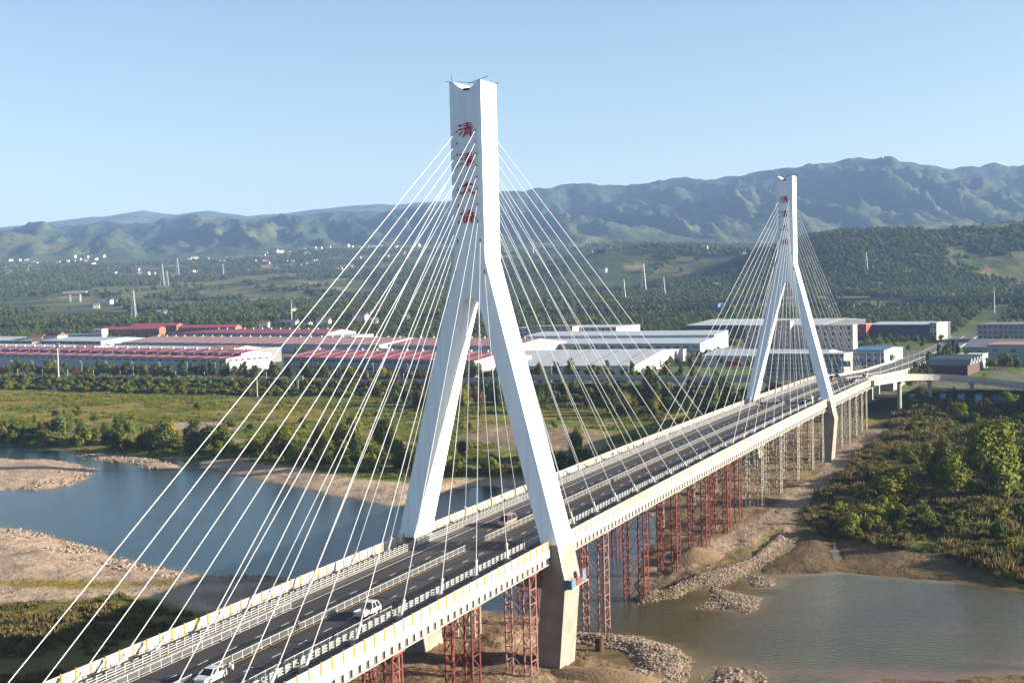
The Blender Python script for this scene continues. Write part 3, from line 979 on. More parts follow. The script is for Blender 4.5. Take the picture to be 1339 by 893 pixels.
SOIL = mat('loose_soil', (.27, .18, .10), rough=.95, var=.25, vscale=1.2, bump=.6, bscale=2)
heap('tarpaulin', (3, -22), 2.6, 1.8, 1.1, TARP, 'crumpled blue tarpaulin heap beside the trestle foot', 'tarpaulin', 3, 'blue tarpaulins')
heap('tarpaulin', (-4, -32), 3., 1.6, .8, TARP, 'flat blue tarpaulin spread on the soil under the deck', 'tarpaulin', 5, 'blue tarpaulins')
heap('soil_heap', (22, -6), 9, 5, 1.6, SOIL, 'long brown soil heap at the foot of the pier', 'soil heap', 8)
heap('soil_heap', (-2, 58), 9, 7, 2.2, SOIL, 'dark brown excavated soil heap under the deck by the water', 'soil heap', 12)
heap('soil_heap', (12, 88), 6, 8, 1.8, SOIL, 'orange-brown soil heap between the red trestles and the haul road', 'soil heap', 14)
ex = empty('excavator', (9, -36, ground_z(9, -36)), rotz=2.2, label='small yellow excavator working on the soil under the bridge', cat='excavator')
YEL = mat('machine_yellow', (.62, .34, .02), rough=.45)
MB().box(-1.3, 1.3, -1.2, -.7, 0, .7).build('track', TYRE, ex)
MB().box(-1.3, 1.3, .7, 1.2, 0, .7).build('track', TYRE, ex)
MB().box(-1.4, 1.1, -.95, .95, .72, 1.6).box(-1.4, -.4, -.95, .95, 1.6, 2.0).build('body', YEL, ex)
MB().box(-.2, .9, -.9, 0., 1.61, 2.9).build('cab', GLASS, ex)
MB().bar((.8, .3, 1.4), (2.6, .3, 3.7), .35).bar((2.6, .3, 3.7), (4.2, .3, 2.6), .3).bar((4.2, .3, 2.6), (4.5, .3, 1.1), .24).build('boom', YEL, ex)
MB().box(4.0, 4.8, -.1, .7, .5, 1.2).build('bucket', DARK, ex)

# ------------------------------------------------------------------ roads beyond the bridge
def strip(pts, width, th, nrm=None):
    """road slab along a centre line"""
    rings = []
    for i, p in enumerate(pts):
        p = Vector(p)
        d = Vector(pts[min(i+1, len(pts)-1)])-Vector(pts[max(i-1, 0)])
        d.z = 0
        d.normalize()
        u = Vector((d.y, -d.x, 0))
        rings.append([p-u*width/2, p+u*width/2, p+u*width/2-Vector((0, 0, th)), p-u*width/2-Vector((0, 0, th))])
    return MB().loft(rings)
def offset(pts, off, dz=0):
    out = []
    for i, p in enumerate(pts):
        p = Vector(p)
        d = Vector(pts[min(i+1, len(pts)-1)])-Vector(pts[max(i-1, 0)])
        d.z = 0
        d.normalize()
        out.append(p+Vector((d.y, -d.x, 0))*off+Vector((0, 0, dz)))
    return out
def smooth(pts, n=6):
    P = [np.array(p, float) for p in pts]
    P = [2*P[0]-P[1]]+P+[2*P[-1]-P[-2]]
    out = []
    for i in range(1, len(P)-2):
        for k in range(n):
            t = k/n
            a, b_, c, d = P[i-1:i+3]
            out.append(tuple(.5*((2*b_)+(c-a)*t+(2*a-5*b_+4*c-d)*t*t+(3*b_-a-3*c+d)*t**3)))
    out.append(tuple(P[-2]))
    return out
app = smooth([(-2.5, y, dk(y)+.02) for y in (386.2, 400, 430, 470, 506, 560, 615, 700, 790, 1000)], 4)
road = strip([p for p in app if p[1] > 455], 21, 9).build('approach_road', CONCL)
tag(road, 'approach road on its retaining walls running from the bridge into the town', 'road', kind='structure')
strip([p for p in app if p[1] < 470], 21, 1.5).build('road_viaduct', CREAM, road)
for y in (398, 420, 442):
    MB().box(-9, -6.6, y-1, y+1, -15, dk(y)-1.49).box(1.6, 4, y-1, y+1, -15, dk(y)-1.49).build('pier', CONCL, road)
strip([(p[0], p[1], p[2]+.012) for p in app], 18.5, .01).build('asphalt_surface', ASPHD, road)
for off in (-10.2, 10.2):
    strip(offset([p for p in app if p[1] < 640], off, 1.0), .35, .97).build('parapet', WHITE, road)
strip(offset(app, 0, .25), .5, .22).build('median_kerb', CONCL, road)
rampR = smooth([(10.5, 352, dk(352)+.02), (13, 372, -2.4), (19, 392, -2.6), (30, 405, -3.3), (47, 409, -4.6), (69, 405, -6.9), (100, 398, -9.5), (140, 388, -12.2), (200, 375, -13.5)], 5)
rb = empty('ramp_bridge', (30, 405, -15), label='white curved ramp bridge branching off beside the blue panels by the river', cat='ramp')
def ramp(root, pts, width, piers):
    k = -Vector(root.location)
    def sh(mb):
        mb.v = [tuple(Vector(p)+k) for p in mb.v]
        return mb
    sh(strip(pts, width, 1.3)).build('ramp_deck', CONCL, root)
    sh(strip([(p[0], p[1], p[2]+.012) for p in pts], width-1.2, .01)).build('asphalt_surface', ASPHD, root)
    for off in (-width/2+.2, width/2-.2):
        pr = sh(strip(offset(pts, off, 1.05), .3, 1.02)).build('parapet', CONCL, root)
    for i in piers:
        p = Vector(pts[i])
        zb = ground_z(p.x, p.y)-1
        m = MB().tube((p.x, p.y, zb), (p.x, p.y, p.z-2.0), .9, n=12)
        m.box(p.x-1.2, p.x+1.2, p.y-3, p.y+3, p.z-2.0, p.z-1.28)
        sh(m).build('pier', CONCL, root)
ramp(rb, rampR, 8., (10, 15, 20, 25, 30))
rampL = smooth([(-11, 400, dk(400)-.2), (-17, 425, -4.6), (-30, 443, -6.2), (-66, 452, -8.3), (-120, 461, -8.6), (-175, 468, -8.9), (-235, 480, -12.), (-300, 492, -13.9)], 5)
lb = empty('ramp_bridge', (-66, 452, -15), label='grey curved ramp bridge along the levee toward the factories', cat='ramp')
ramp(lb, rampL, 8., (6, 10, 13, 16, 19, 22, 25, 28))
lx = np.linspace(-1400, 330, 90)
lroad = strip([(x, float(np.interp(x, LEVX, LEVY))+1.5, -14.1) for x in lx], 6, .3).build('levee_road', CONCL)
tag(lroad, 'narrow pale road along the top of the levee', 'road', kind='structure')
wall_pts = [(x, float(np.interp(x, LEVX, LEVY))-2.4, -12.9) for x in lx]
lw = strip(wall_pts, .5, 1.9).build('levee_wall', CONCL)
tag(lw, 'low pale concrete parapet wall along the levee', 'wall')
fact_road = strip([(x, float(np.interp(x, LEVX, LEVY))+34, -14.05) for x in lx], 9, .2).build('factory_road', ASPHD)
tag(fact_road, 'asphalt road between the levee trees and the factory halls', 'road', kind='structure')

# ------------------------------------------------------------------ buildings
def spot(bearing, d):
    """world x, y of a place given its bearing number and its distance up the valley"""
    t = (bearing-669.5)/1796*d+5
    v = d-227
    return .922*t-.387*v, .387*t+.922*v
Z0 = -14.1
WALLW = mat('clad_wall', (.56, .58, .60), rough=.6, var=.07, vscale=.15)
WALLB = mat('clad_wall_blue', (.36, .44, .52), rough=.6, var=.07, vscale=.15)
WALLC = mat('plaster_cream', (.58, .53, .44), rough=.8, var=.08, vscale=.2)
WALLG = mat('plaster_grey', (.42, .41, .39), rough=.8, var=.1, vscale=.2)
BRICK = mat('brick_wall', (.30, .15, .10), rough=.85, var=.12, vscale=.4)
DKWALL = mat('dark_clad', (.075, .085, .11), rough=.7, var=.1)
REDW = mat('red_wall', (.36, .06, .05), rough=.7, var=.1)
ROOFR = mat('roof_pink_red', (.50, .10, .13), rough=.6, var=.14, vscale=.2)
ROOFP = mat('roof_faded_pink', (.50, .24, .23), rough=.65, var=.12, vscale=.2)
ROOFL = mat('roof_pale', (.58, .62, .64), rough=.5, var=.07, vscale=.12)
ROOFB = mat('roof_blue', (.10, .22, .42), rough=.5, var=.1, vscale=.2)
ROOFG = mat('roof_grey', (.22, .23, .25), rough=.6, var=.12, vscale=.2)
ROOFT = mat('roof_tile', (.22, .10, .07), rough=.8, var=.15)
VENT = MB().box(-.6, .6, -.6, .6, 0, .9).box(-.8, .8, -.8, .8, .9, 1.15).mesh('roof_vent', WALLW)
win_cache = {}
def win(w, h):
    k = (round(w, 2), round(h, 2))
    if k not in win_cache:
        m = MB().box(-w/2, w/2, -.05, .02, -h/2, h/2)
        win_cache[k] = m.mesh('window', WINB)
    return win_cache[k]
def hall(name, label, cat, FL, FR, prof, wallm, roofm, wins=(), seams=0, group=None, z0=None, endwins=(), coping=False):
    """building with a stepped or gabled section (depth, height) drawn along the front line FL-FR"""
    FL, FR = Vector((*FL, 0)), Vector((*FR, 0))
    L = (FR-FL).length
    ang = math.atan2(FR.y-FL.y, FR.x-FL.x)
    z0 = Z0 if z0 is None else z0
    root = empty(name, (FL.x, FL.y, z0), ang, label, cat, group)
    n = len(prof)
    D = prof[-1][0]
    w = MB()
    body = [(0, -1.5)]+[(d, h) for d, h in prof]+[(D, -1.5)]
    k = len(body)
    w.add([(x, d, h) for x in (0, L) for d, h in body], [tuple(range(k)), tuple(range(2*k-1, k-1, -1))]+[(i, (i+1) % k, k+(i+1) % k, k+i) for i in range(k) if i in (0, k-2) or abs(body[i][0]-body[(i+1) % k][0]) < .01])
    w.build('wall', wallm, root)
    for i in range(n-1):
        (d0, h0), (d1, h1) = prof[i], prof[i+1]
        if d1-d0 < .05:
            continue
        e0 = -.5 if i == 0 else 0
        sl = (h1-h0)/(d1-d0)
        r = MB()
        A_ = [(-.4, d0+e0, h0+sl*e0+.03), (L+.4, d0+e0, h0+sl*e0+.03), (L+.4, d1, h1+.03), (-.4, d1, h1+.03)]
        r.loft([A_, [(p[0], p[1], p[2]+.28) for p in A_]])
        ro = r.build('roof', roofm, root)
        if roofm in (ROOFR, ROOFP) and h1 > h0 and L > 100:
            for q in range(int(L/13)):
                link('roof_vent', VENT, ro, (6+13*q, d1-1.2, h1+.2))
        for q in range(seams):
            x = L*(q+.5)/seams
            MB().loft([[(x-.25, d0+.2, h0+sl*.2+.33), (x+.25, d0+.2, h0+sl*.2+.33), (x+.25, d1-.2, h1-sl*.2+.33), (x-.25, d1-.2, h1-sl*.2+.33)],
                       [(x-.25, d0+.2, h0+sl*.2+.55), (x+.25, d0+.2, h0+sl*.2+.55), (x+.25, d1-.2, h1-sl*.2+.55), (x-.25, d1-.2, h1-sl*.2+.55)]]).build('roof_seam', ROOFG, ro)
    for (hc, hh, cnt, ww, *dep) in wins:
        d_ = dep[0] if dep else 0
        for q in range(cnt):
            link('window', win(ww, hh), root, (L*(q+.5)/cnt, d_, hc))
    for (hc, hh, cnt, ww) in endwins:
        for q in range(cnt):
            o = link('window', win(ww, hh), root, (L, D*(q+.7)/(cnt+.6), hc), PI/2)
    return root
hall('factory_hall', 'long factory hall with two pink-red roof strips and a pale stepped gable', 'factory', (-820, 655), (-430, 552), [(0, 10), (13, 11.2), (13, 12.7), (26, 14.4), (40, 12.2)], WALLW, ROOFR, [(8.3, 1.1, 44, 5.5), (12., .8, 44, 5.5, 13)], seams=26, endwins=[(8.8, 1, 7, 3.2)])
hall('factory_hall', 'factory hall with one broad pink-red roof and two window bands', 'factory', (-391, 560), (-236, 519), [(0, 10.5), (28, 14), (56, 10.5)], WALLB, ROOFR, [(8.9, .9, 30, 4), (4.5, .9, 30, 4)], seams=12)
hall('factory_hall', 'wide warehouse with a seamed pale roof and long sunlit side wall', 'warehouse', (-256, 537), (-147, 545), [(0, 6), (75, 10.8), (150, 7.2)], WALLW, ROOFL, [(3.6, 1.4, 8, 3.4)], seams=6, endwins=[(3.4, .9, 20, 2.2)])
hall('factory_hall', 'double pale-roofed hall behind the seamed warehouse', 'warehouse', (-332, 790), (-172, 784), [(0, 6.5), (34, 9), (36, 11), (75, 13)], WALLW, ROOFL, [(4, 1.2, 22, 4), (9.8, 1., 16, 5, 35)])
hall('factory_hall', 'long grey-blue hall with a white roof edge beside the brick dormitories', 'factory', (-1080, 915), (-770, 842), [(0, 9), (30, 11.5), (60, 9)], WALLB, ROOFL, [(7.6, 1., 30, 6)])
hall('factory_hall', 'low dark-walled hall with a white roof band behind the pink-red strips', 'factory', (-930, 760), (-480, 650), [(0, 8), (3, 9.2), (36, 10.5)], ROOFG, ROOFL, [(6.8, 1., 46, 6)])
hall('roof_lantern', 'cream gabled block rising from the white roof band', 'block', (-690, 700), (-660, 693), [(0, 10), (14, 12), (28, 10)], WALLC, ROOFP)
hall('roof_lantern', 'short cream gabled block by the faded pink roofs', 'block', (-520, 655), (-490, 648), [(0, 11), (14, 13), (28, 11)], WALLC, ROOFP)
hall('factory_hall', 'factory hall under a faded pink roof behind the white roof band', 'factory', (-760, 860), (-440, 782), [(0, 7), (40, 11), (80, 7)], WALLW, ROOFP, seams=20)
hall('factory_hall', 'narrow hall with a bright pink ridge below the brick dormitories', 'factory', (-800, 985), (-575, 930), [(0, 11), (20, 14), (40, 11)], WALLB, ROOFR, [(9., 1., 26, 4)])
hall('white_shed', 'white flat shed at the end of the narrow pink-roofed hall', 'shed', (-572, 915), (-535, 906), [(0, 9), (30, 9.6)], WALLC, ROOFL, [(6, 1, 4, 5)])
hall('factory_hall', 'pink-roofed hall seen behind the legs of the pylon in the river', 'factory', (-420, 760), (-300, 730), [(0, 8), (35, 12), (70, 8)], WALLW, ROOFP, [(6, 1, 14, 5)])
def block(name, label, cat, FL, FR, depth, h, floors, cols, wallm, roofm, group=None, gable=0, z0=None, ww=1.6):
    prof = [(0, h), (depth/2, h+gable), (depth, h)] if gable else [(0, h), (depth, h)]
    L = math.hypot(FR[0]-FL[0], FR[1]-FL[1])
    return hall(name, label, cat, FL, FR, prof, wallm, roofm, [((f+.55)*h/floors, h/floors*.45, cols, min(ww, L/cols*.7)) for f in range(floors)], group=group, z0=z0)
DG = 'brick dormitories behind the factory'
for a, c, d, lab in ((135, 209, 1445, 'brick dormitory next to the cream stair block, its gable in front of another'), (172, 232, 1500, 'brick dormitory half hidden behind the one next to the cream stair block'), (234, 309, 1440, 'brick dormitory standing alone beyond the other two, above the bright pink ridge')):
    FL, FR = spot(a, d), spot(c, d-18)
    block('dormitory', lab, 'dormitory', FL, FR, 14, 12, 4, 12, BRICK, ROOFR, gable=2.4, z0=ground_z(*FR)-1)
block('office', 'low blue-windowed office beside the brick dormitories', 'office', spot(50, 1440), spot(120, 1425), 14, 8, 3, 14, WALLB, ROOFL, z0=-10)
block('office', 'cream stair block between the blue office and the dormitories', 'office', spot(121, 1422), spot(134, 1420), 14, 13, 3, 3, WALLC, ROOFL, z0=-10)
block('office', 'long white two-storey office with a sunlit end behind the warehouses', 'office', (-420, 1020), (-313, 1012), 60, 9.5, 2, 20, WALLW, ROOFL, z0=-13)
block('office', 'small cream office block in front of the long white office', 'office', (-392, 985), (-345, 981), 14, 12, 3, 8, WALLC, ROOFT, z0=-13)
hall('factory_hall', 'dark-walled factory with a broad white roof behind the green lawn', 'factory', (-248, 1021), (-120, 1000), [(0, 10), (60, 13.5), (120, 10)], DKWALL, ROOFL, seams=10, z0=-13)
block('tower_block', 'tall beige six-storey block behind the far pylon', 'apartment block', (-116, 690), (-44, 676), 8, 23, 6, 14, WALLC, ROOFL)
block('stair_tower', 'projecting stair tower with a red cap on the beige block', 'stair tower', (-93, 679), (-84, 677.5), 6.5, 26, 7, 2, WALLC, REDW)
block('office', 'pale grey five-storey block with dense windows by the far pylon', 'office', (-70, 540), (-27, 534), 16, 13, 5, 16, WALLG, ROOFL)
for x in (-42, -38):
    pass
hall('factory_hall', 'pale blue-roofed shed between the lawn and the beige block', 'shed', (-132, 640), (-56, 628), [(0, 6), (22, 9), (44, 6)], WALLW, ROOFL, [(3.6, 1.4, 8, 4)])
hall('factory_hall', 'long bright blue shed at the edge of the woods', 'shed', (-425, 1500), (-340, 1500), [(0, 9), (30, 11)], mat('wall_blue', (.06, .22, .45), var=.1), ROOFT, z0=-3)
block('red_house', 'red-walled block beside the dark hall', 'building', (-96, 956), (-76, 952), 14, 12, 3, 5, REDW, ROOFL, z0=-13)
hall('factory_hall', 'dark hall with pale roof and sunlit pillared end', 'factory', (-76, 966), (-26, 954), [(0, 11), (26, 12.5), (52, 11)], DKWALL, ROOFL, [(3, 4, 9, 3.4)], z0=-13)
hall('factory_hall', 'white shed with a blue roof beside the approach road', 'shed', (-40, 650), (-21, 646), [(0, 8.6), (17, 10), (34, 8.6)], WALLW, ROOFB, [(2.2, 2., 5, 2.2), (6.2, 1., 5, 2.2)])
block('office', 'long grey three-storey building with a red sign by the railway', 'office', (14, 915), (82, 905), 50, 12, 3, 18, WALLG, ROOFG, z0=-13)
hall('factory_hall', 'pale blue-grey building with a flat roof behind the courtyard', 'building', (38, 648), (96, 640), [(0, 11.5), (36, 11.5)], WALLB, ROOFP, [(8.2, 1.8, 6, 3.4), (3.2, 1.8, 6, 3.4)])
hall('factory_hall', 'grey-roofed shed behind the pale blue building', 'shed', (20, 705), (60, 699), [(0, 7), (26, 11), (52, 8)], WALLG, ROOFG, [(4, 1.5, 6, 2.5)])
block('hall_lit_end', 'added cream block painting the sunlit end of the dark hall', 'building', (-25.5, 953), (-20, 951.5), 24, 12.5, 2, 2, WALLC, ROOFL, z0=-13)  # cream block added to paint the hall's end as sunlit
# hall with a row of gable skylights
pv = empty('gabled_hall', (14, 560, Z0), -.1, 'dark hall with a row of pale-edged gables beside the ramp', 'hall')
MB().box(0, 20, 0, 36, -1, 5.5).build('wall', mat('dark_brick', (.10, .05, .045), var=.15), pv)
for k in range(4):
    y = k*9.
    MB().add([(-1, y, 5.52), (-1, y+9, 5.52), (-1, y+4.5, 8.6), (21, y, 5.52), (21, y+9, 5.52), (21, y+4.5, 8.6)], [(0, 2, 1), (3, 4, 5), (0, 3, 5, 2), (1, 2, 5, 4)]).build('gable_roof', ROOFG, pv)
    MB().bar((21.2, y-.1, 5.5), (21.2, y+4.5, 8.75), .55).bar((21.2, y+4.5, 8.75), (21.2, y+9.1, 5.5), .55).build('verge_board', ROOFL, pv)
    MB().bar((-1, y+4.5, 8.7), (21, y+4.5, 8.7), .3).build('ridge_cap', ROOFL, pv)
hall('white_house', 'small white house behind the gabled hall', 'house', (24, 612), (38, 610), [(0, 8), (14, 8)], WALLW, ROOFL, [(5, 1.4, 3, 1.6)])
# lawn and small site things by the factory
lawn = MB().add([(-150, 625, Z0+.35), (-97, 629, Z0+.35), (-77, 540, Z0+.35), (-125, 536, Z0+.35)], [(0, 1, 2, 3)]).build('lawn', mat('lawn_grass', (.10, .15, .03), var=.2, vscale=.3))
tag(lawn, 'bright green factory lawn behind the ramp', 'lawn', kind='structure')
tk = empty('red_lorry', (-108, 622, Z0+.4), .1, 'red box lorry parked beyond the lawn', 'lorry')
MB().box(-5, 3, -1.2, 1.2, 1.0, 3.6).build('box', REDW, tk)
MB().box(3.2, 5.2, -1.15, 1.15, .9, 3.0).build('cab', REDW, tk)
for x in (-3.8, -2.4, 4):
    for y in (-1.05, 1.05):
        MB().tube((x, y-.15, .5), (x, y+.15, .5), .5, n=12).build('wheel', TYRE, tk)
for i, (x, y, lab) in enumerate(((-146, 600, 'large red sculpted ornament at the corner of the lawn'), (-133, 617, 'small red sculpted ornament beyond the lawn corner'))):
    m = MB()
    for k in range(7):
        a = k*.9
        m.tube((math.cos(a)*1.6, math.sin(a)*1.2, .2+k*.55), (math.cos(a+.9)*1.6, math.sin(a+.9)*1.2, .75+k*.55), .7-.06*k, n=8)
    o = m.build('red_sculpture', mat('sculpture_red', (.55, .05, .08)), loc=(x, y, Z0))
    tag(o, lab, 'sculpture')

# far village: small pale gabled houses
def house_mesh(i, w, d, h, wallm):
    m = MB().box(-w/2, w/2, -d/2, d/2, -2, h)
    a = m.mesh('house_wall', wallm)
    r = MB().add([(-w/2-.4, -d/2-.4, h), (w/2+.4, -d/2-.4, h), (w/2+.4, d/2+.4, h), (-w/2-.4, d/2+.4, h), (-w/2-.4, 0, h+d*.3), (w/2+.4, 0, h+d*.3)], [(0, 1, 5, 4), (2, 3, 4, 5), (0, 4, 3), (1, 2, 5)])
    return a, r.mesh('house_roof', ROOFT if i % 3 else ROOFG)
VW = mat('village_white', (.78, .76, .72), rough=.8, var=.06)
HM = [house_mesh(0, 12, 9, 5, VW), house_mesh(1, 9, 8, 6, VW), house_mesh(2, 16, 10, 8, VW), house_mesh(3, 9, 8, 5, WALLC)]
def houses(n, label, group, px0, px1, d0, d1, sc_=1., seed=1, clump=.0):
    R = random.Random(seed)
    k = 0
    while k < n:
        px, d = R.uniform(px0, px1), R.uniform(d0, d1)
        x, y = spot(px, d)
        if vnoise(np.array([px/45.]), np.array([d/160.]), seed+77)[0] < clump:
            continue
        hi = R.randrange(4)
        wm, rm = HM[hi]
        o = empty('village_house', (x, y, ground_z(x, y)), R.uniform(-.5, .5)+.2, ('low white grey-roofed ', 'narrow white brown-roofed ', 'big white brown-roofed ', 'cream grey-roofed ')[hi]+label, 'house', group+(', low grey-roofed', ', narrow', ', big', ', cream')[hi])
        o.scale = (sc_*R.uniform(.8, 1.3),)*3
        link('wall', wm, o)
        link('roof', rm, o)
        k += 1
houses(205, 'village house at the foot of the mountains', 'far village houses', -30, 560, 3700, 5000, .95, 3, .36)
houses(22, 'house below the mountain slope beyond the far pylon', 'houses below the mountains', 740, 1330, 4000, 4900, .8, 9, .45)
houses(30, 'house among the trees near the railway embankment', 'houses near the railway', 345, 580, 1560, 1900, .9, 5, .35)
houses(10, 'house on the wooded hillside beyond the railway', 'hillside houses', 1130, 1339, 1750, 2300, 1.0, 6, .2)
houses(12, 'house scattered in the woods beyond the factories', 'woodland houses', 60, 340, 1900, 2600, 1.0, 7, .2)
houses(24, 'house among the terraced fields below the mountains', 'houses in the terraced fields', 560, 1010, 2300, 3900, .9, 12, .35)
houses(9, 'gabled house in the cluster beside the blue-windowed office', 'houses beside the office', 20, 80, 1330, 1400, 1.0, 8, .0)
# railway embankment viaduct
va = empty('railway_viaduct', (*spot(669, 1900), 0), 0, 'long dark railway viaduct crossing behind the town', 'viaduct')
va.location.z = 0
vp = [Vector((*spot(px, d), 13.)) for px, d in ((90, 2050), (330, 1960), (600, 1880), (900, 1760), (1150, 1660), (1500, 1560))]
for p in vp:
    p.z = 9.5
kk = -Vector(va.location)
st = strip(vp, 11, 2.2)
st.v = [tuple(Vector(p)+kk) for p in st.v]
st.build('girder', mat('viaduct_concrete', (.20, .20, .20), var=.1), va)
for off in (-5.2, 5.2):
    st = strip(offset(vp, off, 1.3), .3, 1.25)
    st.v = [tuple(Vector(p)+kk) for p in st.v]
    st.build('parapet', MATS['viaduct_concrete'], va)
pm = MB().box(-2.5, 2.5, -1.2, 1.2, -14, 0).mesh('pier', MATS['viaduct_concrete'])
for a, c in zip(vp[:-1], vp[1:]):
    n = int((c-a).length/30)
    for i in range(n):
        p = a.lerp(c, i/n)
        link('pier', pm, va, p+kk-Vector((0, 0, 2.2)), math.atan2((c-a).y, (c-a).x)+PI/2)
# valley bridge stub on the far slope
x, y = spot(101, 2600)
vb = empty('valley_bridge', (x, y, ground_z(x, y)), .5, 'short pale concrete bridge stub on the wooded slope', 'bridge')
MB().box(-22, 22, -5, 5, 16, 18.5).build('deck', CONCL, vb)
for q in (-9, 9):
    MB().box(q-1.5, q+1.5, -3, 3, -6, 16).build('pier', CONCL, vb)

# ------------------------------------------------------------------ masts, pylons, lamps, signs
def lattice(h, w0, arms):
    m = MB()
    w1 = w0*.16
    n = 9
    for i in range(n):
        z0, z1 = h*i/n, h*(i+1)/n
        a0, a1 = (w0+(w1-w0)*(i/n)**.8)/2, (w0+(w1-w0)*((i+1)/n)**.8)/2
        c0 = [(-a0, -a0, z0), (a0, -a0, z0), (a0, a0, z0), (-a0, a0, z0)]
        c1 = [(-a1, -a1, z1), (a1, -a1, z1), (a1, a1, z1), (-a1, a1, z1)]
        for k in range(4):
            m.bar(c0[k], c1[k], .34)
            m.bar(c0[k], c1[(k+1) % 4], .2)
            m.bar(c0[(k+1) % 4], c1[k], .2)
            m.bar(c1[k], c1[(k+1) % 4], .2)
    body = m.mesh('lattice_body', GALV)
    a = MB()
    for z, l in arms:
        a.bar((-l, 0, z), (l, 0, z), .5).bar((-l, 0, z), (0, 0, z+2), .3).bar((l, 0, z), (0, 0, z+2), .3)
    return body, a.mesh('crossarm', GALV)
lt = lattice(42, 8, ((27, 7), (33, 6), (39, 5)))
for px, d, s_ in ((216, 3000, 1.1), (222, 3050, .9), (177, 1750, 1.), (844, 2400, 1.15), (1105, 3900, 1.1), (778, 3700, .9), (236, 3900, 1.1), (1018, 3300, .8), (870, 2100, .8), (1135, 2300, .8), (818, 2000, .8), (700, 4200, 1.0), (295, 3800, .9)):
    x, y = spot(px, d)
    o = empty('power_pylon', (x, y, ground_z(x, y)-.5), .3, 'grey lattice power pylon standing on the wooded valley slopes', 'power pylon', 'power pylons on the slopes')
    o.scale = (s_,)*3
    link('lattice_body', lt[0], o)
    link('crossarm', lt[1], o)
def mast(label, px, d, h, w=.5):
    x, y = spot(px, d)
    o = empty('mast', (x, y, ground_z(x, y)-.3), 0, label, 'mast')
    MB().tube((0, 0, 0), (0, 0, h), w, w*.6, n=8).build('pole', WHITE, o)
    for z in (.86, .93):
        MB().box(-1.6, 1.6, -.2, .2, h*z, h*z+1.4).build('antenna', GALV, o)
mast('white telecom mast in front of the long red-striped hall', 75.5, 905, 24)
mast('white telecom mast behind the pink-roofed halls near the railway', 383, 1650, 30, .7)
mast('white telecom mast beyond the grey three-storey building', 1302, 1500, 30, .7)
mast('slim pale pole at the stepped gable of the long hall', 335, 775, 14, .3)
lamp_me = MB().tube((0, 0, 0), (0, 0, 8.6), .13, .09, n=6).bar((0, 0, 8.5), (0, -1.6, 9.0), .1).mesh('pole', WHITE)
head_me = MB().box(-.18, .18, -2.3, -1.3, 8.9, 9.1).mesh('lamp_head', GREYP)
short_me = MB().tube((0, 0, 0), (0, 0, 4.2), .16, .14, n=6).mesh('pole', WALLC)
shead_me = MB().tube((0, 0, 4.2), (0, 0, 4.9), .28, .22, n=6).mesh('lamp_head', WHITE)
def lamps(n_, pts, poleme, headme, label, group, rz=0.):
    for (x, y, z) in pts:
        o = empty(n_, (x, y, z), rz, label, 'street lamp', group)
        link('pole', poleme, o)
        link('lamp_head', headme, o)
def lev(x): return float(np.interp(x, LEVX, LEVY))
lamps('street_lamp', [(x, lev(x)+30, -14.1) for x in np.arange(-640, -60, 24)], lamp_me, head_me, 'tall white street lamp along the factory road behind the levee', 'factory road lamps')
lamps('garden_lamp', [(x, lev(x)+5, -14.1) for x in np.arange(-630, -90, 24)], short_me, shead_me, 'short pale lamp post along the levee path', 'levee path lamps')
lamps('street_lamp', [(-12.2, y, dk(y)) for y in range(410, 640, 26)]+[(7.4, y, dk(y)) for y in range(420, 640, 26)], lamp_me, head_me, 'white street lamp along the approach road', 'approach road lamps', PI/2)
def glyph_marks(mb, w, R, mi=0):
    """pale brush marks like the illegible characters on the panels"""
    for k in range(3):
        z = w*(.25+.22*k)
        mb.box(-w*.3, w*.3, -.085, -.06, z, z+w*.07, mi)
    for x in (-w*.22, 0, w*.2):
        if R.random() < .8:
            mb.box(x-w*.035, x+w*.035, -.092, -.055, w*(.18+.2*R.random()), w*.85, mi)
PALEB = mat('panel_pale_blue', (.40, .56, .66), var=.08)
def panels(spots, size, matp, label, group, plain=None):
    R = random.Random(4)
    for i, (x, y, z) in enumerate(spots):
        pl = i == plain
        o = empty('slogan_panel', (x, y, z), -.2, 'plain dark blue panel in the row below the ramp' if pl else label, 'panel', None if pl else group)
        MB().box(-size/2, size/2, -.05, .05, 0, size).build('board', BLUEP if pl else matp, o)
        if not pl:
            m = MB()
            glyph_marks(m, size, R)
            m.build('character', PALEB, o)
        MB().box(-size*.42, -size*.36, .051, .15, -1.4, size*.9).box(size*.36, size*.42, .051, .15, -1.4, size*.9).build('prop', TGREY, o)
panels([(36.2, 398.5, -12.7), (43.6, 396.3, -12.7), (50.6, 394.1, -12.7), (57.9, 391.8, -12.7), (65.0, 389.6, -12.8)], 2.9, BLUEL, 'light blue square slogan panel with one pale character below the ramp', 'slogan panels below the ramp', 3)
panels([(x, lev(x)-13, -15.9) for x in (-113, -98, -90, -82.7, -75.5, -61)], 2.7, BLUEL, 'light blue square slogan panel on the levee beyond the far pylon', 'slogan panels on the levee')
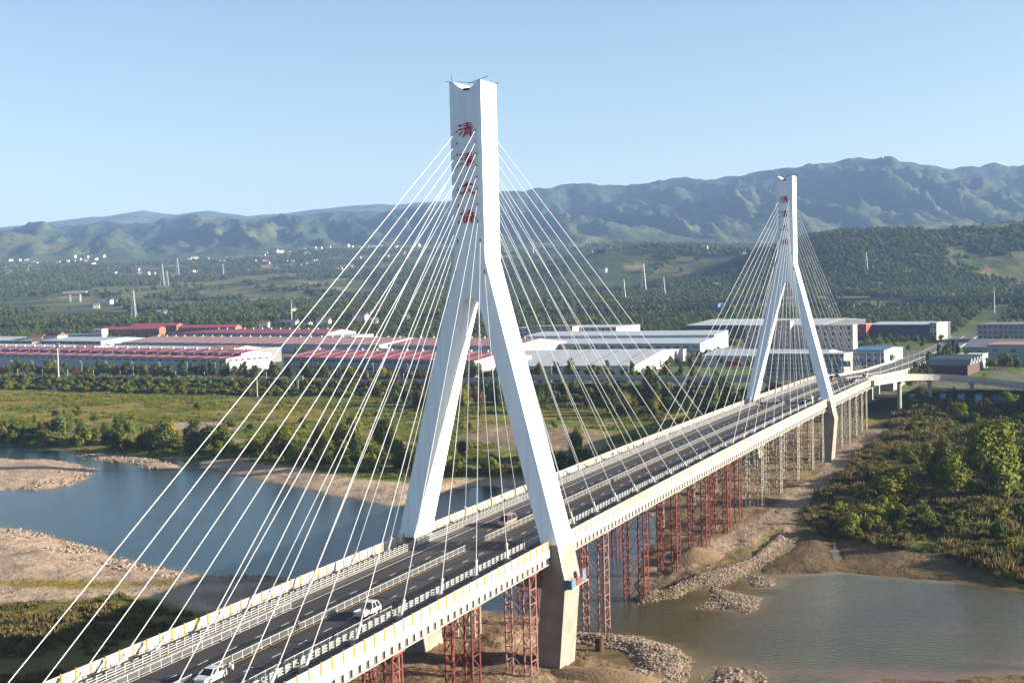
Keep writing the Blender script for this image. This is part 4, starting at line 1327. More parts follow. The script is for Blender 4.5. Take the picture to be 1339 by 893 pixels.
for i, (x, y, lab) in enumerate(((-9.5, 436, 'blue road sign nearest the bridge on the approach road'), (-9.5, 478, 'blue road sign further along the approach road'))):
    o = empty('road_sign', (x+(0 if i else -1), y, dk(y)), 0, lab, 'road sign')
    o.scale = (.66, .66, .9)
    MB().tube((-3.4, 0, 0), (-3.4, 0, 7.5), .14, n=6).tube((3.4, 0, 0), (3.4, 0, 7.5), .14, n=6).build('post', GALV, o)
    MB().box(-3.6, 3.6, -.12, -.02, 4.6, 7.6).build('board', BLUEP, o)
    m = MB()
    for a, c, z, h in ((-3, -1.6, 6.6, .5), (-3, -1.2, 5.2, .5), (1, 3, 6.5, .5), (1.4, 2.8, 5.3, .4)):
        m.box(a, c, -.15, -.125, z, z+h)
    m.bar((0, -.14, 4.9), (0, -.14, 7.2), .35, .02).bar((-.9, -.14, 6.2), (.9, -.14, 6.2), .35, .02)
    m.build('lettering', LINEW, o)
bb = empty('billboard', (*spot(388, 770), -14.1), .0, 'small white billboard on two posts among the levee trees', 'billboard')
MB().box(-3.8, 3.8, -.15, .15, 4.2, 6.4).build('board', WHITE, bb)
m = MB()
for k in range(5):
    m.box(-3+k*1.2, -2.3+k*1.2, -.18, -.155, 4.8, 5.8)
m.build('lettering', GREYP, bb)
MB().tube((-.3, 0, 0), (-.3, 0, 4.2), .2, n=6).tube((.6, 0, 0), (.6, 0, 4.2), .2, n=6).build('post', GALV, bb)
gc = empty('site_cabin', (26, 401, ground_z(26, 401)), -.2, 'green site cabin under the ramp beside the trestles', 'cabin')
MB().box(-3.5, 3.5, -1.3, 1.3, 0, 2.7).build('body', TEAL, gc)
MB().box(-3.7, 3.7, -1.5, 1.5, 2.71, 2.85).build('roof', ROOFL, gc)
MB().box(-1, 0, -1.34, -1.3, 0, 2.1).build('door', ROOFG, gc)

# ------------------------------------------------------------------ plants
def leaf_mesh(name, blobs, n, size, matl, seed, flat=.0):
    """a crown: small leaf-spray faces spread through overlapping lobes"""
    R = np.random.default_rng(seed)
    B = np.array(blobs, float)                       # x y z rx ry rz
    vol = B[:, 3]*B[:, 4]*B[:, 5]
    idx = R.choice(len(B), n, p=vol**.7/np.sum(vol**.7))
    d = R.normal(size=(n, 3))
    d /= np.linalg.norm(d, axis=1)[:, None]
    rr = R.uniform(.35, 1, n)**.45
    rr = rr*(1+.18*R.normal(size=n))
    P = B[idx, :3]+d*rr[:, None]*B[idx, 3:6]
    nr = d*1.3+R.normal(size=(n, 3))*.42+np.array((0, 0, .3))
    nr /= np.linalg.norm(nr, axis=1)[:, None]
    a = np.cross(nr, R.normal(size=(n, 3)))
    a /= np.linalg.norm(a, axis=1)[:, None]
    b_ = np.cross(nr, a)
    s_ = (size*R.uniform(.55, 1.35, n))[:, None]
    V = np.stack([P-a*s_*.9, P-b_*s_*.55+nr*s_*.15, P+a*s_, P+b_*s_*.55+nr*s_*.15], 1).reshape(-1, 3)
    me = bpy.data.meshes.new(name)
    me.vertices.add(len(V))
    me.vertices.foreach_set('co', V.ravel().astype(np.float32))
    me.loops.add(n*4)
    me.loops.foreach_set('vertex_index', np.arange(n*4, dtype=np.int32))
    me.polygons.add(n)
    me.polygons.foreach_set('loop_start', np.arange(0, n*4, 4, dtype=np.int32))
    me.update(calc_edges=True)
    me.materials.append(matl)
    return me
def lobes(n, rx, h0, h1, seed, taper=.4):
    R = random.Random(seed)
    out = [(0, 0, (h0+h1)/2, rx*.62, rx*.62, (h1-h0)*.42)]
    for i in range(n):
        a = R.uniform(0, 2*PI)
        z = R.uniform(h0+.1*(h1-h0), h1-.1*(h1-h0))
        f = 1-taper*abs((z-h0)/(h1-h0)-.35)*1.6
        r = rx*R.uniform(.45, .8)*f
        q = rx*R.uniform(.28, .5)
        out.append((math.cos(a)*r, math.sin(a)*r, z, q, q, q*R.uniform(.7, 1.1)))
    return out
def trunk_mesh(h, r, seed, crown_r):
    R = random.Random(seed)
    m = MB().tube((0, 0, -.6), (0, 0, h*.45), r, r*.7, n=7).tube((0, 0, h*.45), (R.uniform(-.3, .3), R.uniform(-.3, .3), h*.85), r*.7, r*.2, n=6)
    for k in range(5):
        a = R.uniform(0, 2*PI)
        z = h*R.uniform(.25, .6)
        m.tube((0, 0, z), (math.cos(a)*crown_r*.7, math.sin(a)*crown_r*.7, z+h*.22), r*.4, r*.12, n=5)
    return m.mesh('trunk', BARK)
# kinds: name -> list of (crown mesh, trunk mesh)
KIND = {
 'big': [(leaf_mesh('crown', lobes(22, 6.8, .8, 19, 3, .6), 8500, .55, LEAF_A, 3), trunk_mesh(15, .4, 3, 6))],
 'tree': [(leaf_mesh('crown', lobes(9, 3.2, 1.5, 8, 10+i), 900, .42, (LEAF_A, LEAF_B, LEAF_C)[i], 10+i), trunk_mesh(6.5, .18, i, 2.8)) for i in range(3)],
 'tall': [(leaf_mesh('crown', lobes(8, 2.0, 1.5, 10.5, 20+i, .7), 800, .40, LEAF_B, 20+i), trunk_mesh(9, .16, 20+i, 1.6)) for i in range(2)],
 'autumn': [(leaf_mesh('crown', lobes(7, 2.6, 1.0, 5.6, 30+i), 700, .36, LEAF_D, 30+i), trunk_mesh(4.6, .14, 30+i, 2.2)) for i in range(2)],
 'shrub': [(leaf_mesh('crown', lobes(8, 2.6, .1, 3.8, 40+i), 1000, .34, (LEAF_A, LEAF_E, LEAF_B)[i], 40+i), trunk_mesh(2.6, .1, 40+i, 1.6)) for i in range(3)],
 'willow': [(leaf_mesh('crown', lobes(12, 4.4, .2, 8.2, 50+i, .6), 4200, .40, (LEAF_A, LEAF_E)[i], 50+i), trunk_mesh(6.5, .25, 50+i, 3.6)) for i in range(2)],
}
def plant(kind, x, y, scale, label, group, i=0, rz=None, cat='tree', z=None):
    cm, tm = KIND[kind][i % len(KIND[kind])]
    nm = {'shrub': 'shrub', 'willow': 'willow_tree', 'tall': 'poplar_tree', 'autumn': 'garden_tree'}.get(kind, 'broadleaf_tree')
    if group:
        sz = 'small' if scale < .8 else ('tall' if scale > 1.08 else 'middling')
        tone = {'shrub': ('olive', 'bright green', 'dark green'), 'tree': ('olive', 'dark green', 'mid green'), 'willow': ('olive round', 'bright green round'), 'tall': ('dark slim', 'dark slim'), 'autumn': ('rusty', 'rusty')}[kind][i % len(KIND[kind])]
        label = sz+' '+tone+' '+label
        group = group+', '+sz+' '+tone
    o = empty(nm, (x, y, (ground_z(x, y) if z is None else z)-.05), random.uniform(0, 6.28) if rz is None else rz, label, cat, group)
    o.scale = (scale*random.uniform(.8, 1.2), scale*random.uniform(.8, 1.2), scale*random.uniform(.75, 1.25))
    link('crown', cm, o)
    link('trunk', tm, o)
    return o
R = random.Random(21)
SRC = {}
# right bank
plant('big', 69, 178, 1.12, 'large dense tree towering over the reeds on the downstream bank', None)
plant('willow', 56, 205, 1.4, 'rounded willow beside the large tree on the downstream bank', None, 0)
plant('willow', 58, 186, 1.25, 'lower rounded willow in front of the tall tree on the downstream bank', None, 1)
plant('willow', 44, 166, 1.35, 'broad dark willow clump standing alone near the stream mouth', None, 0)
plant('shrub', 39.5, 163, 1.7, 'shrub leaning against the dark willow clump', None, 1, cat='shrub')
plant('shrub', 33.5, 124, .95, 'small round shrub at the head of the mud flat', None, 0, cat='shrub')
for i, (x, y, s_) in enumerate(((88, 250, 1.3), (98, 270, 1.2), (84, 290, 1.1), (108, 300, 1.3), (76, 310, 1.), (60, 300, .9), (92, 330, 1.1), (116, 330, 1.2), (70, 345, 1.), (100, 235, 1.), (112, 250, 1.2), (45, 372, .9), (52, 360, .7), (80, 372, .9), (64, 378, .8), (90, 385, .9))):
    plant('willow' if i % 2 else 'tree', x, y, s_, 'tree in the thicket on the downstream bank below the ramp', 'thicket trees on the downstream bank', i)
for i in range(46):
    x, y = R.uniform(36, 98), R.uniform(118, 160)
    y = R.choice((R.uniform(134, 144), R.uniform(120, 127)))
    plant('shrub', x, y, R.uniform(.6, 1.15), 'shrub in the band along the mud flat', 'shrubs along the mud flat', i, cat='shrub')
for i in range(60):
    x, y = R.uniform(26, 110), R.uniform(190, 390)
    if x < 24+.02*y: continue
    plant('shrub', x, y, R.uniform(.6, 1.3), 'shrub scattered over the downstream bank', 'scattered shrubs on the downstream bank', i, cat='shrub')
# far bank upstream: bushes along the water
shoreL = [(-420,254),(-382,249),(-327,237),(-276,229),(-236,220),(-207,213),(-180,206),(-150,192),(-120,186),(-95,184),(-80,190),(-60,186),(-40,172)]
i = 0
for (ax, ay), (bx, by) in zip(shoreL[:-1], shoreL[1:]):
    n = int(math.hypot(bx-ax, by-ay)/2.7)
    for k in range(n):
        f = (k+R.random())/n
        off = R.uniform(4, 20)
        x, y = ax+(bx-ax)*f+off*.25, ay+(by-ay)*f+off
        plant('shrub' if R.random() < .7 else 'tree', x, y, R.uniform(.85, 1.5), 'bush on the upstream bank along the water', 'bushes along the upstream bank', i, cat='shrub')
        i += 1
for k, (x, y, s_) in enumerate(((-425, 300, 1.3), (-405, 292, 1.2), (-365, 285, .8), (-330, 300, .9), (-318, 270, 1.), (-280, 262, 1.2), (-262, 255, 1.1), (-236, 250, .9), (-180, 250, 1.5), (-172, 262, 1.3), (-165, 240, 1.4), (-150, 246, 1.5), (-140, 232, 1.2), (-188, 236, 1.1), (-205, 256, .9), (-130, 218, 1.2), (-72, 240, 1.2), (-108, 224, 1.1))):
    plant('willow' if s_ > 1.1 else 'tree', x, y, s_*.8, 'tree rising from the upstream meadow', 'trees in the upstream meadow', k)
for k in range(30):
    x, y = R.uniform(-470, -100), R.uniform(270, 400)
    plant('shrub', x, y, R.uniform(.4, .9), 'shrub dotted over the upstream meadow', 'shrubs in the upstream meadow', k, cat='shrub')
# belt between the pylons, below the levee
for k in range(70):
    x = R.uniform(-235, -25)
    y = lev(x)-R.uniform(16, 85)
    plant('willow' if k % 4 == 0 else ('tall' if k % 3 == 0 else 'tree'), x, y, R.uniform(.95, 1.5)*(.8 if k % 4 == 0 else 1), 'tree in the riverside wood below the levee between the pylons', 'riverside wood below the levee', k)
plant('autumn', -178, 395, 1.7, 'single orange autumn tree in the riverside wood', None, 0)
plant('willow', -196, 392, 1.0, 'rounded green tree beside the orange autumn tree', None, 1)
# levee top: garden trees in front of the factories
for k in range(235):
    x = -640+k*2.4+R.uniform(-2, 2)
    if x > -75: continue
    y = lev(x)+R.uniform(8, 24)
    kd = ('autumn', 'tree', 'tall', 'autumn', 'tree', 'tree')[R.randrange(6)]
    plant(kd, x, y, R.uniform(.75, 1.2), {'autumn': 'garden tree on the levee in front of the factory halls', 'tree': 'garden tree on the levee in front of the factory halls', 'tall': 'garden tree on the levee in front of the factory halls'}[kd], {'autumn': 'rust-tinged levee trees', 'tree': 'green levee trees', 'tall': 'slim levee trees'}[kd], k, z=-14.1)
for k in range(42):
    x, y = R.choice(((R.uniform(-148, -136), R.uniform(555, 700)), (R.uniform(-130, -50), R.uniform(606, 624)), (R.uniform(-24, -14), R.uniform(480, 900)), (R.uniform(10, 60), R.uniform(600, 640)), (R.uniform(12, 40), R.uniform(720, 900))))
    plant('tree', x, y, R.uniform(.6, 1.0), 'street tree among the factory buildings and roads', 'street trees among the factories', k, z=-14.1)
for k in range(30):
    x, y = R.uniform(9.5, 15.5), R.uniform(470, 760)
    plant('tree' if k % 3 else 'tall', x, y, R.uniform(.7, 1.15), 'roadside tree in the row beside the approach road', 'row of trees beside the approach road', k, z=-14.1)
plant('tree', 48, 470, 1.2, 'bright yellow-green tree in the courtyard behind the ramp', None, 0, z=-14.1)
plant('tree', 27.5, 399.5, .9, 'tree growing beside the ramp at the green cabin', None, 2)

# masses: scattered with geometry nodes from the crowns above
def scatter(name, label, cat, pts, scl, sources, seed=0, squash=1.):
    n = len(pts)
    me = bpy.data.meshes.new(name)
    me.from_pydata([tuple(p) for p in pts], [], [])
    R_ = np.random.default_rng(seed)
    for nm, typ, val in (('scl', 'FLOAT', scl), ('rot', 'FLOAT', R_.uniform(0, 6.28, n)), ('pick', 'INT', R_.integers(0, len(sources), n))):
        a = me.attributes.new(nm, typ, 'POINT')
        a.data.foreach_set('value', np.asarray(val, np.float32 if typ == 'FLOAT' else np.int32))
    o = link(name, me)
    tag(o, label, cat, kind='stuff')
    ng = bpy.data.node_groups.new(name, 'GeometryNodeTree')
    ng.interface.new_socket('Geometry', in_out='INPUT', socket_type='NodeSocketGeometry')
    ng.interface.new_socket('Geometry', in_out='OUTPUT', socket_type='NodeSocketGeometry')
    N, Lk = ng.nodes, ng.links
    gi, go = N.new('NodeGroupInput'), N.new('NodeGroupOutput')
    iop = N.new('GeometryNodeInstanceOnPoints')
    g2i = N.new('GeometryNodeGeometryToInstance')
    for s_ in sources:
        oi = N.new('GeometryNodeObjectInfo')
        oi.inputs['Object'].default_value = s_
        oi.transform_space = 'ORIGINAL'
        Lk.new(oi.outputs['Geometry'], g2i.inputs[0])
    m2p = N.new('GeometryNodeMeshToPoints')
    Lk.new(gi.outputs[0], m2p.inputs['Mesh'])
    Lk.new(m2p.outputs[0], iop.inputs['Points'])
    Lk.new(g2i.outputs[0], iop.inputs['Instance'])
    iop.inputs['Pick Instance'].default_value = True
    def attr(nm, t):
        a = N.new('GeometryNodeInputNamedAttribute')
        a.data_type = t
        a.inputs[0].default_value = nm
        return a.outputs[0]
    Lk.new(attr('pick', 'INT'), iop.inputs['Instance Index'])
    cx = N.new('ShaderNodeCombineXYZ')
    Lk.new(attr('rot', 'FLOAT'), cx.inputs[2])
    Lk.new(cx.outputs[0], iop.inputs['Rotation'])
    cs = N.new('ShaderNodeCombineXYZ')
    sa = attr('scl', 'FLOAT')
    Lk.new(sa, cs.inputs[0])
    Lk.new(sa, cs.inputs[1])
    mu = N.new('ShaderNodeMath')
    mu.operation = 'MULTIPLY'
    mu.inputs[1].default_value = squash
    Lk.new(sa, mu.inputs[0])
    Lk.new(mu.outputs[0], cs.inputs[2])
    Lk.new(cs.outputs[0], iop.inputs['Scale'])
    Lk.new(iop.outputs[0], go.inputs[0])
    md = o.modifiers.new('scatter', 'NODES')
    md.node_group = ng
    return o
def crown_of(kind, i):
    me_ = KIND[kind][i][0]
    for o in COL.objects:
        if o.data == me_:
            return o
# light crowns for the distant woods: two low-detail trees that stand on the hillside themselves
far_src = []
for i in range(3):
    me_ = leaf_mesh('crown', lobes(6, 3.4, .3, 7.4, 60+i), 120, 1.05, (LEAF_C, LEAF_B, LEAF_C)[i], 60+i)
    x, y = spot(300+i*330, 1560)
    o = empty('broadleaf_tree', (x, y, ground_z(x, y)), 0, 'hillside tree at the lower edge of the wood beyond the railway', 'tree', 'trees at the wood edge')
    far_src.append(link('crown', me_, o))
    link('trunk', KIND['tree'][0][1], o)
Rn = np.random.default_rng(77)
def woods(n, d0, d1, seed):
    Rn = np.random.default_rng(seed)
    d = np.sqrt(Rn.uniform(d0**2, d1**2, n*3))
    b_ = Rn.uniform(-120, 1460, n*3)
    t = (b_-669.5)/1796*d+5
    v = d-227
    x, y = .922*t-.387*v, .387*t+.922*v
    dens = fbm(t/220, v/260, 201, 4)+.25*fbm(t/40, v/40, 202, 2)
    ter = sstep(.05, .25, fbm(t/500+3, v/600, 71, 3))
    dens = dens-.22*ter
    bare = sstep(.40, .46, fbm(t/90+4, v/60, 103))
    zc_, _, _ = land(x, y)
    rows = (np.mod(zc_, 6.5)/6.5 < .42) | (ter < .25)
    _, cc_, _ = land(x, y)
    bare = np.maximum(bare, (cc_[:, 0] > .26)*1.)
    keep = (dens > -.24+.25*fbm(t/700, v/900, 205)) & (bare < .3) & rows
    x, y = x[keep][:n], y[keep][:n]
    z, _, _ = land(x, y)
    return np.stack([x, y, z-.4], 1)
pts = woods(24000, 1690, 2750, 5)
scatter('near_woods', 'dense green woods covering the lower valley slopes', 'woods', pts, Rn.uniform(.75, 1.5, len(pts)), far_src, 1)
pts = woods(24000, 2750, 4700, 6)
scatter('far_woods', 'hazy green woods and orchards on the higher slopes', 'woods', pts, Rn.uniform(1.0, 1.8, len(pts)), far_src, 2, .9)
# scrub on the levee face
xs = Rn.uniform(-720, -20, 1800)
ys = np.interp(xs, LEVX, LEVY)-Rn.uniform(9, 36, 1800)
zs, _, _ = land(xs, ys)
shr = [crown_of('shrub', i) for i in range(3)]
scatter('levee_scrub', 'dark continuous scrub covering the levee face', 'scrub', np.stack([xs, ys, zs-.1], 1), Rn.uniform(.5, .95, 1800), shr, 3)
xs = Rn.uniform(20, 130, 500)
ys = np.interp(xs, LEVX, LEVY)-Rn.uniform(9, 36, 500)
zs, _, _ = land(xs, ys)
scatter('levee_scrub', 'low scrub on the levee face below the blue panels', 'scrub', np.stack([xs, ys, zs-.1], 1), Rn.uniform(.12, .32, 500), shr, 4)
xs, ys = Rn.uniform(-1300, 300, 20000), Rn.uniform(650, 1900, 20000)
keep = (fbm(xs/60, ys/60, 301) > .26-.55*sstep(820, 1000, vt(xs, ys)[0])) & (vt(xs, ys)[0] < 1500)
for q in COL.objects:
    if q.type == 'EMPTY' and q.get('category') in ('factory', 'warehouse', 'dormitory', 'office', 'shed', 'building', 'apartment block', 'hall'):
        wl = [c for c in q.children if c.name.startswith('wall')][0]
        c_, s_q = math.cos(q.rotation_euler.z), math.sin(q.rotation_euler.z)
        lx_, ly_ = (xs-q.location.x)*c_+(ys-q.location.y)*s_q, -(xs-q.location.x)*s_q+(ys-q.location.y)*c_
        bx = [v_[0] for v_ in wl.bound_box]
        by = [v_[1] for v_ in wl.bound_box]
        keep &= ~((lx_ > min(bx)-3) & (lx_ < max(bx)+3) & (ly_ > min(by)-4) & (ly_ < max(by)+3))
keep &= ~((xs > -16) & (xs < 12))
zs, _, _ = land(xs, ys)
scatter('town_greenery', 'trees and hedges filling the gaps between the town buildings', 'greenery', np.stack([xs, ys, zs-.2], 1)[keep], Rn.uniform(.5, .9, keep.sum()), far_src, 5)
# tufts
def tuft_mesh(name, n, h, w, matl, seed, spread):
    R_ = random.Random(seed)
    m = MB()
    for i in range(n):
        a = R_.uniform(0, 2*PI)
        r = spread*math.sqrt(R_.random())
        x, y = math.cos(a)*r, math.sin(a)*r
        b_ = R_.uniform(0, 2*PI)
        ux, uy = math.cos(b_)*w, math.sin(b_)*w
        lx_, ly_ = R_.uniform(-.35, .35)*h, R_.uniform(-.35, .35)*h
        hh = h*R_.uniform(.5, 1.1)
        m.add([(x-ux, y-uy, -.1), (x+ux, y+uy, -.1), (x+ux*.5+lx_, y+uy*.5+ly_, hh), (x-ux*.5+lx_, y-uy*.5+ly_, hh)], [(0, 1, 2, 3)])
    return m.mesh(name, matl)
gr_src = []
for i, (h, w, ml) in enumerate(((.55, .10, GRASS_M), (.75, .11, GRASS_M), (1.5, .13, REED_M))):
    o = tag(link('grass_tuft', tuft_mesh('grass_tuft', 34, h, w, ml, i, .75)), ('short green grass tuft at the edge of the haul road', 'taller dry grass tuft at the edge of the haul road', 'brown reed clump by the head of the mud flat')[i], 'grass tuft')
    x, y = ((27, 152), (28, 158), (38, 130))[i]
    o.location = (x, y, ground_z(x, y))
    gr_src.append(o)
def area_pts(n, x0, x1, y0, y1, seed, cond, lo=.6, hi=1.4):
    R_ = np.random.default_rng(seed)
    x, y = R_.uniform(x0, x1, n), R_.uniform(y0, y1, n)
    z, c, w = land(x, y)
    greenish = (c[:, 1]/c[:, 0] > .62) & (c[:, 0] < .24)
    patch = fbm(x/17, y/13, 421)+.4*fbm(x/4, y/4, 422, 2)
    k = cond(x, y) & (w > 3) & greenish & (patch > -.22)
    return np.stack([x, y, z], 1)[k], (R_.uniform(lo, hi, len(x))*(.7+.9*sstep(-.2, .45, patch)))[k]
p_, s_ = area_pts(42000, 18, 135, 76, 400, 8, lambda x, y: sdf(VEG_R, x, y) < 0)
scatter('bank_grass', 'dry grass and reeds covering the downstream bank', 'grass', p_, s_, gr_src, 8)
p_, s_ = area_pts(26000, -150, -20, -90, 30, 9, lambda x, y: (sdf(VEG_L, x, y) < 0) | (sdf(VEGSTRIP, x, y) < 0), .7, 1.5)
scatter('meadow_grass', 'olive and brown grass on the near bank in the shadow of the bridge', 'grass', p_, s_*.75, gr_src, 9, .6)
p_, s_ = area_pts(38000, -520, -20, 180, 480, 10, lambda x, y: (y < np.interp(x, LEVX, LEVY)-20), .5, 1.1)
scatter('meadow_grass', 'green and brown meadow grass on the upstream bank', 'grass', p_, s_, gr_src[:2], 10)
# low brush, two rows on the downstream bank and a dark belt on the near bank
p_, s_ = area_pts(3600, 30, 130, 100, 390, 12, lambda x, y: (sdf(VEG_R, x, y) < -3) & (fbm(x/14, y/14, 402) > -.05), .3, .75)
scatter('bank_brush', 'low olive brush among the reeds of the downstream bank', 'brush', p_, s_, shr, 12, .8)
p_, s_ = area_pts(2200, -150, -20, -80, 16, 13, lambda x, y: (sdf(VEG_L, x, y) < -2) & (fbm(x/12, y/12, 403) > .3), .12, .3)
scatter('bank_brush', 'low brush in the dark grass of the near bank', 'brush', p_, s_, shr, 13, .7)
p_, s_ = area_pts(1500, -520, -20, 190, 440, 14, lambda x, y: fbm(x/22, y/22, 404) > .26, .22, .5)
scatter('bank_brush', 'low olive brush across the upstream meadow', 'brush', p_, s_, shr, 14, .7)

# ------------------------------------------------------------------ stones
def stone_mesh(seed):
    bm = bmesh.new()
    bmesh.ops.create_icosphere(bm, subdivisions=1, radius=.5)
    R_ = random.Random(seed)
    for v_ in bm.verts:
        v_.co *= R_.uniform(.65, 1.15)
        v_.co.z *= .7
    me_ = bpy.data.meshes.new('stone')
    bm.to_mesh(me_)
    bm.free()
    me_.materials.append(ROCK_M)
    return me_
st_src = []
for i, (x, y) in enumerate(((-207, 150), (-214, 160), (34, 60))):
    o = tag(link('boulder', stone_mesh(i), loc=(x, y, ground_z(x, y)+.2), scale=1.6), ('pale boulder at the edge of the gravel bar', 'flat boulder on the gravel bar', 'square stone block at the tip of the rubble bar')[i], 'boulder')
    st_src.append(o)
def stones(n, x0, x1, y0, y1, seed, cond, lo, hi, name, label):
    R_ = np.random.default_rng(seed)
    x, y = R_.uniform(x0, x1, n), R_.uniform(y0, y1, n)
    z, c, w = land(x, y)
    k = cond(x, y, w)
    sc_ = lo+(hi-lo)*R_.random(k.sum())**3
    scatter(name, label, 'stones', np.stack([x, y, z+.05], 1)[k], sc_, st_src, seed, .9)
stones(60000, 8, 36, -8, 146, 31, lambda x, y, w: (np.minimum.reduce([sdf(P, x, y) for P in (SPIT, BARROCK, BARROCK2)]) < .8) | ((np.abs(sdf(DIKE, x, y)+.6) < 2.6) & (w < 3.6) & (fbm(x/5, y/5, 415) > -.3)), .14, .7, 'rubble', 'grey broken rubble of the dikes along the pool')
stones(700, 30, 50, -6, 16, 32, lambda x, y, w: (sdf(SHOAL, x, y) < 1.5), .25, 1.2, 'rubble', 'scattered rubble of the shoal beyond the stone spit')
stones(90000, -330, -40, 30, 225, 33, lambda x, y, w: (w > -2.2) & (w < 13) & (fbm(x/9, y/9, 411) > -.1+.06*w) & ((y < 120) | (sdf(SANDBAR, x, y) < 2) | (sdf(BAR2, x, y) < 2)), .3, 1.7, 'gravel', 'pale cobbles along the upstream shore and gravel bars')
stones(6000, -12, 30, -60, 340, 34, lambda x, y, w: (w > 0) & (fbm(x/8, y/8, 412) > .22), .15, .7, 'rubble', 'stones strewn over the worked soil under the deck')

# ------------------------------------------------------------------ vehicles
wheel_me = MB().tube((-.11, 0, 0), (.11, 0, 0), .33, n=16).mesh('tyre', TYRE)
rim_me = MB().tube((-.12, 0, 0), (.12, 0, 0), .19, n=12).mesh('rim', GALV)
def vehicle(name, label, loc, rz, st, glass, paint, wheels, hw=.88, group=None, cat='car', extra=None):
    """st: stations along the length (y, half width low, z low, z belt); glass: (y0, y1, y2, y3, roof z) of the cabin"""
    o = empty(name, loc, rz, label, cat, group)
    rings = []
    for y, w, zl, zb in st:
        rings.append([(-w*.96, y, zl), (w*.96, y, zl), (w, y, (zl+zb)/2), (w*.94, y, zb), (-w*.94, y, zb), (-w, y, (zl+zb)/2)])
    MB().loft(rings).build('body', paint, o, smooth=False)
    y0, y1, y2, y3, zr = glass
    zb = max(s[3] for s in st)-.02
    b_, t_ = hw*.92, hw*.72
    MB().loft([[(-b_, y0, zb), (b_, y0, zb), (b_, y3, zb), (-b_, y3, zb)], [(-t_, y1, zr-.06), (t_, y1, zr-.06), (t_, y2, zr-.06), (-t_, y2, zr-.06)]]).build('window', GLASS, o)
    MB().box(-t_-.03, t_+.03, y1-.05, y2+.05, zr-.07, zr).build('roof', paint, o)
    pl = MB()
    for sx in (-1, 1):
        for ya, yb in ((y0, y1), (y3, y2), ((y0+y3)/2, (y1+y2)/2)):
            pl.bar((sx*(b_+.01), ya, zb), (sx*(t_+.01), yb, zr-.05), .09)
    pl.build('pillar', paint, o)
    for y in wheels:
        for sx in (-1, 1):
            w_ = link('tyre', wheel_me, o, (sx*(hw-.08), y, .33))
            link('rim', rim_me, w_, (sx*.01, 0, 0))
    yf = st[-1][0]
    yr = st[0][0]
    for sx in (-1, 1):
        MB().box(sx*.62-.18, sx*.62+.18, yf-.06, yf+.02, .62, .76).build('headlight', LINEW, o)
        MB().box(sx*.64-.14, sx*.64+.14, yr-.02, yr+.06, .7, .86).build('taillight', REDP, o)
    if extra:
        extra(o)
    return o
SEDAN = [(-2.25, .78, .35, .78), (-2.0, .86, .22, .93), (-1.1, .9, .2, .96), (.6, .9, .2, .95), (1.5, .88, .2, .86), (2.15, .82, .24, .72), (2.3, .7, .32, .62)]
SG = (-1.75, -.95, .35, 1.15, 1.46)
VAN = [(-2.3, .82, .3, 1.05), (-2.1, .9, .25, 1.1), (1.5, .9, .25, 1.08), (2.2, .85, .25, .95), (2.35, .75, .3, .8)]
VG = (-2.2, -1.95, 1.1, 1.9, 1.95)
def road_at(x, y): return (x, y, dk(y)+.012)
vehicle('sedan', 'white sedan stopped beside the median fence with two people behind it', road_at(1.75, -80.2), PI, SEDAN, SG, CARW, (-1.35, 1.4))
TRUCK = [(-2.6, .84, .5, .74), (-.3, .84, .5, .74), (-.28, .86, .3, 1.05), (1.7, .86, .3, 1.05), (2.1, .84, .3, .98), (2.2, .76, .34, .8)]
def bed(o):
    MB().box(-.84, -.78, -2.6, -.34, .75, 1.1).box(.78, .84, -2.6, -.34, .75, 1.1).box(-.84, .84, -2.6, -2.54, .75, 1.1).build('side_board', CARW, o)
    m = MB()
    for i in range(6):
        x, y = -.5+.35*(i % 3), -2.2+.7*(i//3)
        m.box(x, x+.3, y, y+.5, .76, 1.0+.08*(i % 3))
    m.build('load', WHITE, o)
vehicle('pickup_truck', 'small white double-cab pickup with a loaded bed driving on the bridge', road_at(5.1, -49.6), 0, TRUCK, (-.25, -.1, 1.35, 1.95, 1.85), CARW, (-1.6, 1.35), extra=bed, cat='pickup truck')
vehicle('minivan', 'pale rust-coloured minivan on the bridge behind the near pylon legs', road_at(-2.0, 14.5), PI, VAN, VG, CARR, (-1.45, 1.5), cat='van')
vehicle('sedan', 'dark car near the legs of the far pylon', road_at(-2.2, 247), PI, SEDAN, SG, CARD, (-1.35, 1.4))
vehicle('sedan', 'white car under the far pylon, first of two', road_at(5.2, 254), 0, SEDAN, SG, CARW, (-1.35, 1.4), group='white cars at the far pylon')
vehicle('sedan', 'white car under the far pylon, second of two', road_at(5.2, 264), 0, SEDAN, SG, CARW, (-1.35, 1.4), group='white cars at the far pylon')
vehicle('minivan', 'white van on the descending end of the bridge', road_at(5.0, 391), 0, VAN, VG, CARW, (-1.45, 1.5), cat='van')
vehicle('sedan', 'red car among people on the descending end of the bridge', road_at(5.8, 357), 0, SEDAN, SG, mat('car_red', (.35, .03, .03), rough=.25), (-1.35, 1.4))
vehicle('minivan', 'orange-brown van on the left carriageway past the far pylon', road_at(-4.8, 365), PI, VAN, VG, mat('car_orange', (.45, .2, .06), rough=.3), (-1.45, 1.5), cat='van')
vehicle('sedan', 'silver car on the approach road below the road signs', road_at(-4, 455), PI, SEDAN, SG, CARG, (-1.35, 1.4))

